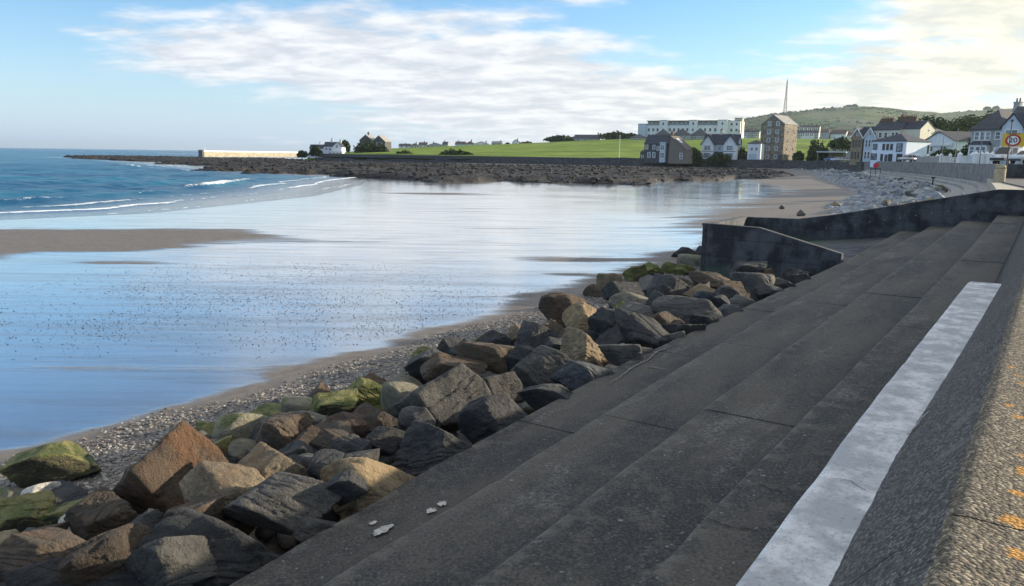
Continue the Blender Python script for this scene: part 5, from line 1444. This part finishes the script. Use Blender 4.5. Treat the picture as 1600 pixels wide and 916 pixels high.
# ================================================================== TREES, BUSHES, HEDGES
def foliage(lobes, n, size, seed, mat, shell=.35):
    """leaf clumps through the volume of several lobes"""
    g = np.random.default_rng(seed); vol = np.array([a * b * c for *_, a, b, c in lobes]); idx = g.choice(len(lobes), n, p=vol / vol.sum())
    L = np.array(lobes)[idx]; d = g.normal(size=(n, 3)); d /= np.linalg.norm(d, axis=1)[:, None]; r = (shell + (1 - shell) * g.random(n)) ** .6 * (1 + .14 * g.normal(size=n))
    C = L[:, :3] + d * L[:, 3:] * r[:, None]
    nn = d + .8 * g.normal(size=(n, 3)); nn /= np.linalg.norm(nn, axis=1)[:, None]; a = np.cross(nn, g.normal(size=(n, 3))); a /= np.linalg.norm(a, axis=1)[:, None]; b = np.cross(nn, a)
    s = (size * (.6 + .9 * g.random(n)))[:, None]; bend = nn * s * .35
    V = np.stack([C - a * s - b * s * .5, C - b * s * .8 + bend, C + a * s - b * s * .3, C + a * s * .6 + b * s * .8, C - a * s * .5 + b * s + bend], 1)
    i = (np.arange(n) * 5)[:, None]
    return big_mesh('crown', V.reshape(-1, 3), np.concatenate([i + np.array([[0, 1, 2]]), i + np.array([[0, 2, 3]]), i + np.array([[0, 3, 4]])]), M[mat], False)


def tree(name, label, cat, px, top, base, wpx, Y, mat='leaf', seed=0, group=None, dens=1.0, trunk=.25, lean=0):
    k = Y / F_PX; p = at(px, base, Y); wm, hm = wpx * k, (base - top) * k; rg = random.Random(seed + 77)
    if Y > 2000: p.z = hill_z(p.x, p.y) - 1.5
    e = empty(name, p); tag(e, label, cat, group); lobes = []
    nl = max(5, int(4 + wm / max(hm, 1) * 4))
    for i in range(nl):
        x = (i / (nl - 1) - .5) * wm * .72 + rg.uniform(-.05, .05) * wm; edge = 1 - abs(x / (wm * .5)) ** 2 * .55
        h_ = hm * (trunk + (1 - trunk) * .5 * edge * rg.uniform(.85, 1.1)); lobes.append((x + lean * hm * .1, rg.uniform(-.18, .18) * wm, h_, wm * rg.uniform(.17, .25), wm * rg.uniform(.16, .24), hm * (1 - trunk) * .5 * edge * rg.uniform(.8, 1.05)))
    link('crown', foliage(lobes, int(900 * dens), max(.22, k * 1.5), seed, mat), e)
    t = MB(); t.bar((0, 0, -1.5), (0, 0, hm * .5), max(.12, hm * .035), 7, max(.07, hm * .02))
    for x, y, z, *_ in lobes[::2]: t.bar((0, 0, hm * max(trunk, .05) * .8), (x, y, z), max(.06, hm * .018), 5, .04)
    t.build('trunk', M['bark'], e); return e


TREES = [('wind_bent_tree', 'dark wind bent tree beside the gable of the white shore house', 'tree', 538, 219, 241, 18, 408, 'leaf'), ('spreading_bush', 'broad dark bush below the headland stone house', 'bush', 574, 221, 240, 42, 415, 'leaf'),
    ('spreading_bush', 'dark bush under the second gable of the headland house', 'bush', 594, 225, 239, 24, 412, 'leaf'), ('garden_tree', 'dark tree in front of the long wing of the white shore house', 'tree', 493, 229, 246, 16, 390, 'leaf'), ('spreading_bush', 'low bush at the harbour end of the white shore house', 'bush', 472, 236, 243, 14, 405, 'leaf'),
    ('field_tree', 'dense rounded tree before the pale lodge above the field', 'tree', 876, 212, 224, 40, 570, 'leaf'), ('field_tree', 'low grey green tree over the pale lodge', 'tree', 912, 212.5, 222, 36, 590, 'leaf2'), ('field_tree', 'large dome shaped tree next to the apartment block', 'tree', 961, 206, 221, 44, 560, 'leaf2'),
    ('field_tree', 'ragged low tree against the apartment block end wing', 'tree', 986, 209, 219, 22, 545, 'leaf'), ('field_tree', 'tiny lone tree on the field crest', 'tree', 793, 224, 230, 8, 580, 'leaf'), ('field_tree', 'low shrub on the field crest before the rise', 'bush', 822, 222, 228.5, 24, 590, 'leaf2'),
    ('garden_shrub', 'dark shrub between the stone house and the twin gabled villa', 'bush', 1083, 230, 251, 26, 298, 'leaf'), ('garden_shrub', 'dark rounded hedge in front of the twin gabled villa', 'bush', 1124, 238, 252, 38, 296, 'leaf'), ('garden_shrub', 'dark shrub between the twin gabled villa and the white cottage', 'bush', 1160, 231, 251, 18, 300, 'leaf'),
    ('garden_shrub', 'bushy evergreen beside the flat roofed garage', 'bush', 1277, 218, 251, 32, 292, 'leaf'), ('garden_shrub', 'evergreen in front of the cream cottage by the field', 'bush', 1312, 216, 228, 34, 300, 'leaf'), ('garden_shrub', 'low shrub at the foot of the mill', 'bush', 1247, 236, 249, 16, 300, 'leaf3'),
    ('hillside_tree', 'large rounded tree behind the chimneys of the tall terrace', 'tree', 1412, 182, 212, 44, 300, 'leaf'), ('hillside_tree', 'broad dark tree above the slate roofed bungalow', 'tree', 1454, 182, 216, 60, 295, 'leaf'), ('hillside_tree', 'spreading tree between the bungalow and the corner house', 'tree', 1510, 180, 216, 66, 260, 'leaf2'),
    ('hillside_tree', 'tree crown showing over the corner house roof', 'tree', 1546, 176, 214, 40, 250, 'leaf2'), ('hillside_tree', 'lower tree beside the telegraph pole', 'tree', 1478, 196, 222, 36, 270, 'leaf'), ('garden_shrub', 'clipped green hedge mound beside the corner house', 'bush', 1512, 220, 247, 26, 160, 'leaf3'),
    ('garden_shrub', 'round dark shrub in front of the inn gable', 'bush', 1415, 236, 252, 16, 200, 'leaf'), ('garden_shrub', 'green shrub bank above the garden walls', 'bush', 1478, 231, 248, 54, 180, 'leaf3'), ('field_bush', 'straggling bramble bush on the shore wall edge', 'bush', 712, 234, 244, 52, 352, 'leaf3'), ('field_bush', 'small bush on the shore wall near the bramble', 'bush', 632, 236, 243, 26, 372, 'leaf3')]
for i, (nm, lb, ct, px, top, base, wpx, Y, mt) in enumerate(TREES):
    tree(nm, lb, ct, px, top, base, wpx, Y, mt, 500 + i, None, 1.3 if wpx > 30 else .8, -.35 if ct == 'bush' else .16)
for i, (px, top, base, wpx, lab) in enumerate([(1335, 164.5, 169.5, 7, 'tiny wind blown tree on the summit of the hill'), (1326, 166, 170, 12, 'low scrubby tree beside the hill summit'), (1543, 166, 172, 10, 'small tree on the skyline behind the corner chimney'), (1556, 165.5, 171, 8, 'thin tree on the skyline above the corner house')]):
    tree('summit_tree', lab, 'tree', px, top, base, wpx, 2440, 'leaf2', 700 + i, None, .25)

# ================================================================== VEHICLES AND STREET THINGS
def car(name, label, px, py, Y, heading, paint, Lc=4.1, Hc=1.5, kind='hatch', cat='car', group='parked cars', z=None):
    p = at(px, py, Y)
    if Y > 225: p.z = float(road_z(Y)) + .08
    e = empty(name, p, heading); tag(e, label, cat, group); Wc = 1.75 if kind != 'van' else 1.95
    prof = {'hatch': [(-.5, .28), (.5, .28), (.5, .58), (.46, .62), (.22, .66), (-.46, .68), (-.5, .6)], 'suv': [(-.5, .3), (.5, .3), (.5, .6), (.45, .66), (.22, .68), (-.48, .7), (-.5, .6)], 'van': [(-.5, .2), (.5, .2), (.5, .44), (.46, .50), (.36, .54), (.24, .93), (.20, .97), (-.49, .97), (-.5, .9)]}[kind]
    b = MB().prism([(x * Lc, z_ * Hc) for x, z_ in prof], -Wc / 2, Wc / 2, 'y').build('body', M[paint], e, True, .09)
    if kind == 'van':
        for sy in (-1, 1): MB().prism([(Lc * .36, Hc * .58), (Lc * .255, Hc * .88), (Lc * .08, Hc * .88), (Lc * .08, Hc * .58)], sy * (Wc / 2 - .01), sy * (Wc / 2 + .015), 'y').build('side_window', M['glass'], e)
        MB().add([(Lc * .365, -.75, Hc * .56), (Lc * .365, .75, Hc * .56), (Lc * .255, .72, Hc * .91), (Lc * .255, -.72, Hc * .91), (Lc * .38, -.75, Hc * .56), (Lc * .38, .75, Hc * .56), (Lc * .27, .72, Hc * .91), (Lc * .27, -.72, Hc * .91)], [(0, 3, 2, 1), (4, 5, 6, 7), (0, 1, 5, 4), (1, 2, 6, 5), (2, 3, 7, 6), (3, 0, 4, 7)]).build('windscreen', M['glass'], e)
    else:
        r0, r1 = (-.42, .08) if kind == 'hatch' else (-.47, .08)
        lo = .66 * Hc; x = [(-.48 if kind == 'suv' else -.46) * Lc, .24 * Lc, r1 * Lc, r0 * Lc]
        v = [(x[0], -Wc / 2 + .06, lo), (x[1], -Wc / 2 + .06, lo), (x[1], Wc / 2 - .06, lo), (x[0], Wc / 2 - .06, lo), (x[3], -Wc / 2 + .26, Hc * .96), (x[2], -Wc / 2 + .26, Hc * .96), (x[2], Wc / 2 - .26, Hc * .96), (x[3], Wc / 2 - .26, Hc * .96)]
        MB().add(v, [(0, 3, 2, 1), (4, 5, 6, 7), (0, 1, 5, 4), (1, 2, 6, 5), (2, 3, 7, 6), (3, 0, 4, 7)]).build('glazing', M['glass'], e, False, .05)
        MB().box(x[3] - .03, x[2] + .03, -Wc / 2 + .23, Wc / 2 - .23, Hc * .945, Hc, taper=.04).build('roof', M[paint], e, True, .02)
        for sy in (-1, 1):
            for xa, xb in ((x[1], x[2]), (x[0], x[3]), ((x[1] + x[0]) / 2, (x[1] + x[0]) / 2)): MB().bar((xa, sy * (Wc / 2 - .06), lo), (xb, sy * (Wc / 2 - .24), Hc * .96), .05, 5).build('pillar', M[paint], e)
    for sx in (-.31, .31):
        for sy in (-1, 1):
            t = MB().bar((0, -.11, 0), (0, .11, 0), .32, 16).build('wheel', M['tyre'], e); t.location = (sx * Lc, sy * (Wc / 2 - .1), .32); MB().bar((0, .112 * sy, 0), (0, .125 * sy, 0), .2, 12).build('rim', M['rim'], t)
    for sy in (-1, 1): MB().box(Lc * .49, Lc * .508, sy * .62 - .17, sy * .62 + .17, Hc * .45, Hc * .55).build('headlight', M['lamp'], e); MB().box(-Lc * .508, -Lc * .49, sy * .68 - .1, sy * .68 + .1, Hc * .45, Hc * .6).build('tail_light', M['red'], e)
    MB().box(Lc * .49, Lc * .52, -Wc / 2 + .1, Wc / 2 - .1, Hc * .22, Hc * .36).build('bumper', M['bumper'], e); MB().box(-Lc * .52, -Lc * .49, -Wc / 2 + .1, Wc / 2 - .1, Hc * .22, Hc * .36).build('bumper', M['bumper'], e)
    return e


car('parked_car', 'white hatchback parked in front of the twin gabled villa hedge', 1098, 253, 306, R(170), 'carwhite')
car('parked_car', 'blue hatchback parked under the flat garage roof edge', 1297, 252, 276, R(150), 'carblue', Hc=1.6)
car('parked_car', 'white car parked between the garage and the pale bungalow', 1307, 252, 275, R(160), 'carwhite', Hc=1.55)
car('parked_car', 'silver hatchback parked beside the sandstone bay fronted house', 1318, 252, 274, R(165), 'carsilver', Hc=1.5)
car('parked_car', 'dark green car parked at the foot of the gabled bays', 1341, 252, 250, R(175), 'cargreen', 4.2, 1.55)
car('parked_suv', 'silver estate car parked beside the white inn', 1418, 254.3, 186, R(188), 'carsilver', 4.4, 1.85, 'suv')
car('parked_car', 'black car parked before the corner house bay window', 1522, 257, 124, R(195), 'carblack', 4.2, 1.5)
car('parked_car', 'second black car parked between the black car and white van', 1545, 257.5, 122, R(195), 'carblack', 4.2, 1.5)
car('delivery_van', 'large white van parked by the twenty speed sign', 1578, 257.5, 96, R(205), 'carwhite', 5.2, 2.3, 'van', 'van', None)
car('parked_car', 'white car beyond the van at the frame edge'.replace(' at the frame edge', ' below the cream semi'), 1604, 256.5, 92, R(200), 'carwhite', 4.2, 1.6, 'suv')

p = at(1143, 252.0, 308); e = empty('covered_boat', p, R(4)); tag(e, 'white boat under cover on a trailer by the shore road', 'boat')
MB().add([(-4.2, -1, .5), (3, -1, .5), (4.6, 0, .8), (3, 1, .5), (-4.2, 1, .5), (-4.2, -1.2, 1.5), (3, -1.2, 1.5), (5, 0, 1.75), (3, 1.2, 1.5), (-4.2, 1.2, 1.5)], [(4, 3, 2, 1, 0), (5, 6, 7, 8, 9), (0, 1, 6, 5), (1, 2, 7, 6), (2, 3, 8, 7), (3, 4, 9, 8), (4, 0, 5, 9)]).build('hull', M['carwhite'], e)
MB().prism([(-4.2, 1.52), (2.8, 1.52), (1.6, 2.0), (-3.6, 2.1)], -1.0, 1.0, 'y').build('cover', M['palesl'], e)
for sy in (-1, 1): t = MB().bar((-1, sy * 1.05, .3), (-1, sy * 1.25, .3), .3, 12).build('wheel', M['tyre'], e)
MB().box(-3, 5.5, -.1, .1, .25, .45).build('trailer_beam', M['steel'], e)
p = at(1244, 252, 304); e = empty('covered_dinghy', p, .3); tag(e, 'small rounded blue covered dinghy beside the mill', 'boat')
MB().add([(-1.1, -.8, 0), (1.1, -.8, 0), (1.1, .8, 0), (-1.1, .8, 0), (-.9, -.6, 1.7), (.9, -.6, 1.7), (.9, .6, 1.7), (-.9, .6, 1.7)], [(0, 3, 2, 1), (4, 5, 6, 7), (0, 1, 5, 4), (1, 2, 6, 5), (2, 3, 7, 6), (3, 0, 4, 7)]).build('cover', M['tarp'], e, True, .45)
MB().box(-1.1, 1.1, -.05, .05, -.35, -.0).build('keel_stand', M['darksteel'], e)


def garden_wall(label, px0, px1, top, base, Y, mat, piers=2):
    A, B = at(px0, base, Y), at(px1, base, Y); e = empty('garden_wall', A, math.atan2(B.y - A.y, B.x - A.x)); tag(e, label, 'wall'); Lg = (B - A).length; hh = (base - top) * Y / F_PX
    MB().box(0, Lg, 0, .3, -1, hh).build('wall', M[mat], e); MB().box(-.05, Lg + .05, -.06, .36, hh + .002, hh + .12).build('coping', M['trim'], e)
    for i in range(piers):
        x = Lg * i / max(piers - 1, 1); o = MB().box(x - .25, x + .25, -.12, .42, -1, hh + .3).build('pier', M[mat], e); MB().add([(x - .3, -.17, hh + .302), (x + .3, -.17, hh + .302), (x + .3, .47, hh + .302), (x - .3, .47, hh + .302), (x, .15, hh + .75)], [(0, 3, 2, 1), (0, 1, 4), (1, 2, 4), (2, 3, 4), (3, 0, 4)]).build('pier_cap', M['trim'], o)


garden_wall('grey garden wall with white coping beside the estate car', 1434, 1464, 245.5, 256, 176, 'grey', 3)
garden_wall('white garden wall between the two lamp posts', 1470, 1484, 245, 256, 166, 'white', 2)
garden_wall('white garden wall below the corner house', 1499, 1519, 245, 257, 120, 'white', 2)
garden_wall('white garden wall next to the delivery van', 1524, 1550, 244.5, 257, 112, 'white', 4)
e = empty('picket_fence', at(1487, 257, 150), 0); tag(e, 'white picket fence panel between two white garden walls', 'fence')
for i in range(6): MB().box(i * .26, i * .26 + .14, 0, .06, -1, 1.4).build('picket', M['trim'], e)
MB().box(0, 1.44, .062, .11, .9, 1.0).build('rail', M['trim'], e)


def lamp_post(label, px, top, base, Y, lamp=True, name='lamp_post', cat='lamp post', mat='steel'):
    p = at(px, base, Y); hh = (base - top) * Y / F_PX; e = empty(name, p); tag(e, label, cat); MB().bar((0, 0, -1), (0, 0, hh), .085, 8, .05).build('column', M[mat], e)
    if lamp: MB().bar((0, 0, hh), (-.7, 0, hh + .15), .04, 6).build('arm', M[mat], e); MB().box(-1.15, -.65, -.12, .12, hh + .08, hh + .22).build('lantern', M['steel'], e)
    else: MB().box(-.1, .1, -.1, .1, hh, hh + .25).build('cap', M[mat], e)


lamp_post('grey lamp post rising before the slate roofed bungalow', 1470, 212, 257, 160); lamp_post('tall lamp post beside the bungalow gable', 1491, 205, 257, 150, False)
lamp_post('dark post standing beside the twenty speed sign', 1573, 193, 257, 88, False, 'dark_post', 'post', 'darksteel'); lamp_post('thin pole in front of the corner house', 1530, 214, 257, 108, False)
lamp_post('telegraph pole among the trees behind the slate roofed bungalow', 1462, 193, 222, 255, False, 'telegraph_pole', 'pole', 'bark')

# speed sign: yellow board, red ring, 20
p = at(1583, 219.5, 92); e = empty('speed_sign', (p.x, p.y, 3.4), -math.atan2(p.x, p.y)); tag(e, 'yellow backed 20 speed limit sign on its post', 'sign'); e.scale = (1.12, 1.12, 1.0)
zc = p.z - 3.4; bd = MB().box(-.98, .98, -.03, .03, zc - .82, zc + .84).build('board', M['yellow'], e, bevel=.02)
def disc(r, y0, y1, mat, name): return MB().bar((0, y1, zc), (0, y0, zc), r, 40).build(name, M[mat], bd)
disc(.70, -.045, -.032, 'signblack', 'outer_ring'); disc(.66, -.058, -.046, 'redring', 'red_ring'); disc(.50, -.071, -.059, 'signwhite', 'white_disc')
cu = bpy.data.curves.new('number', 'FONT'); cu.body = '20'; cu.align_x = 'CENTER'; cu.align_y = 'CENTER'; cu.size = .78; cu.extrude = .006; cu.offset = .012
cu.materials.append(M['signblack']); tmp = bpy.data.objects.new('number', cu); nm_ = bpy.data.meshes.new_from_object(tmp); bpy.data.objects.remove(tmp); t = link('number', nm_, bd); t.location = (0, -.08, zc); t.rotation_euler = (R(90), 0, 0)
MB().box(-.6, .6, -.036, -.031, zc + .72, zc + .80).build('top_bar', M['signblack'], bd); MB().box(-.75, .75, -.036, -.031, zc - .78, zc - .70).build('lower_plate', M['signwhite'], bd)
MB().bar((0, .08, -.6), (0, .08, zc + .8), .05, 8).build('post', M['steel'], e)

# lifebuoy stand on the curved steps
p = at(1368, 268, 150); e = empty('lifebuoy_stand', p, -math.atan2(p.x, p.y)); tag(e, 'red lifebuoy housing on a dark stand at the wall below the inn', 'lifebuoy stand')
MB().bar((0, -.13, 1.15), (0, .13, 1.15), .52, 20, .48).build('housing', M['red'], e, False, .04); MB().bar((0, -.16, 1.15), (0, -.132, 1.15), .3, 18).build('lid_panel', M['red'], e)
MB().box(-.06, .06, .14, .24, -1.2, 1.7).build('post', M['darksteel'], e); MB().box(-.95, .95, .02, .12, .42, .58).build('rail', M['darksteel'], e)
for x in (-.85, .85): MB().box(x - .05, x + .05, .02, .12, -1.2, .418).build('leg', M['darksteel'], e)
p = gnd(1456, 298, 1.5); e = empty('marker_post', p); tag(e, 'short black topped marker post at the edge of the pale boulders', 'post')
MB().bar((0, 0, -.8), (0, 0, 1.5), .10, 10, .09).build('shaft', M['darksteel'], e); MB().bar((0, 0, 1.5), (0, 0, 1.72), .26, 12, .22).build('cap', M['signblack'], e)

# gulls
def gull(label, px, py, Y, span, rz):
    p = at(px, py, Y); V, F_ = [], []; secs = [(-.5, .02, .10), (-.32, .05, .10), (-.1, .08, .0), (.12, .075, -.01), (.3, .04, .01), (.42, .012, 0)]
    for x, r, z in secs: V += [(x, r * math.cos(t), z * .3 + r * math.sin(t)) for t in (2 * math.pi * i / 8 for i in range(8))]
    for a in range(len(secs) - 1): F_ += [(a * 8 + i, a * 8 + (i + 1) % 8, (a + 1) * 8 + (i + 1) % 8, (a + 1) * 8 + i) for i in range(8)]
    F_ += [tuple(range(7, -1, -1)), tuple(range(40, 48))]
    for sy in (-1, 1):
        b = len(V)
        for y, z, x0, x1 in ((.04, .02, -.14, .18), (.45, .24, -.06, .2), (.8, .2, -.1, .1), (1.15, .08, -.28, -.2)): V += [(x0, sy * y, z), (x1, sy * y, z), (x1, sy * y, z + .025), (x0, sy * y, z + .025)]
        for a in range(3): F_ += [(b + a * 4 + i, b + a * 4 + (i + 1) % 4, b + a * 4 + 4 + (i + 1) % 4, b + a * 4 + 4 + i) for i in range(4)]
        F_ += [tuple(b + i for i in range(4)), tuple(b + 12 + i for i in range(4))]
    me = bpy.data.meshes.new('gull'); me.from_pydata(V, [], F_); me.materials.append(M['gull']); o = link('gull', me); o.location = p; o.scale = (span / 2.3,) * 3; o.rotation_euler = (0, .1, rz); tag(o, label, 'bird')


gull('gull gliding over the tall terrace and hillside', 1455, 143, 200, 1.3, R(60)); gull('far off gull above the corner house chimney', 1545, 160, 260, 1.2, R(20))

# ================================================================== AIR
hm_ = bpy.data.materials.new('sea_haze'); hm_.use_nodes = True; ht = NT(hm_.node_tree); ht.n.clear()
ho = ht.node('ShaderNodeOutputMaterial'); hv = ht.node('ShaderNodeVolumePrincipled'); hv.inputs['Color'].default_value = (.74, .87, 1, 1); hv.inputs['Density'].default_value = .00006; hv.inputs['Anisotropy'].default_value = .35
ht.l.new(hv.outputs[0], ho.inputs['Volume'])
tag(MB().box(-42000, 42000, -4000, 48000, -4, 240).build('haze', hm_), kind='stuff')
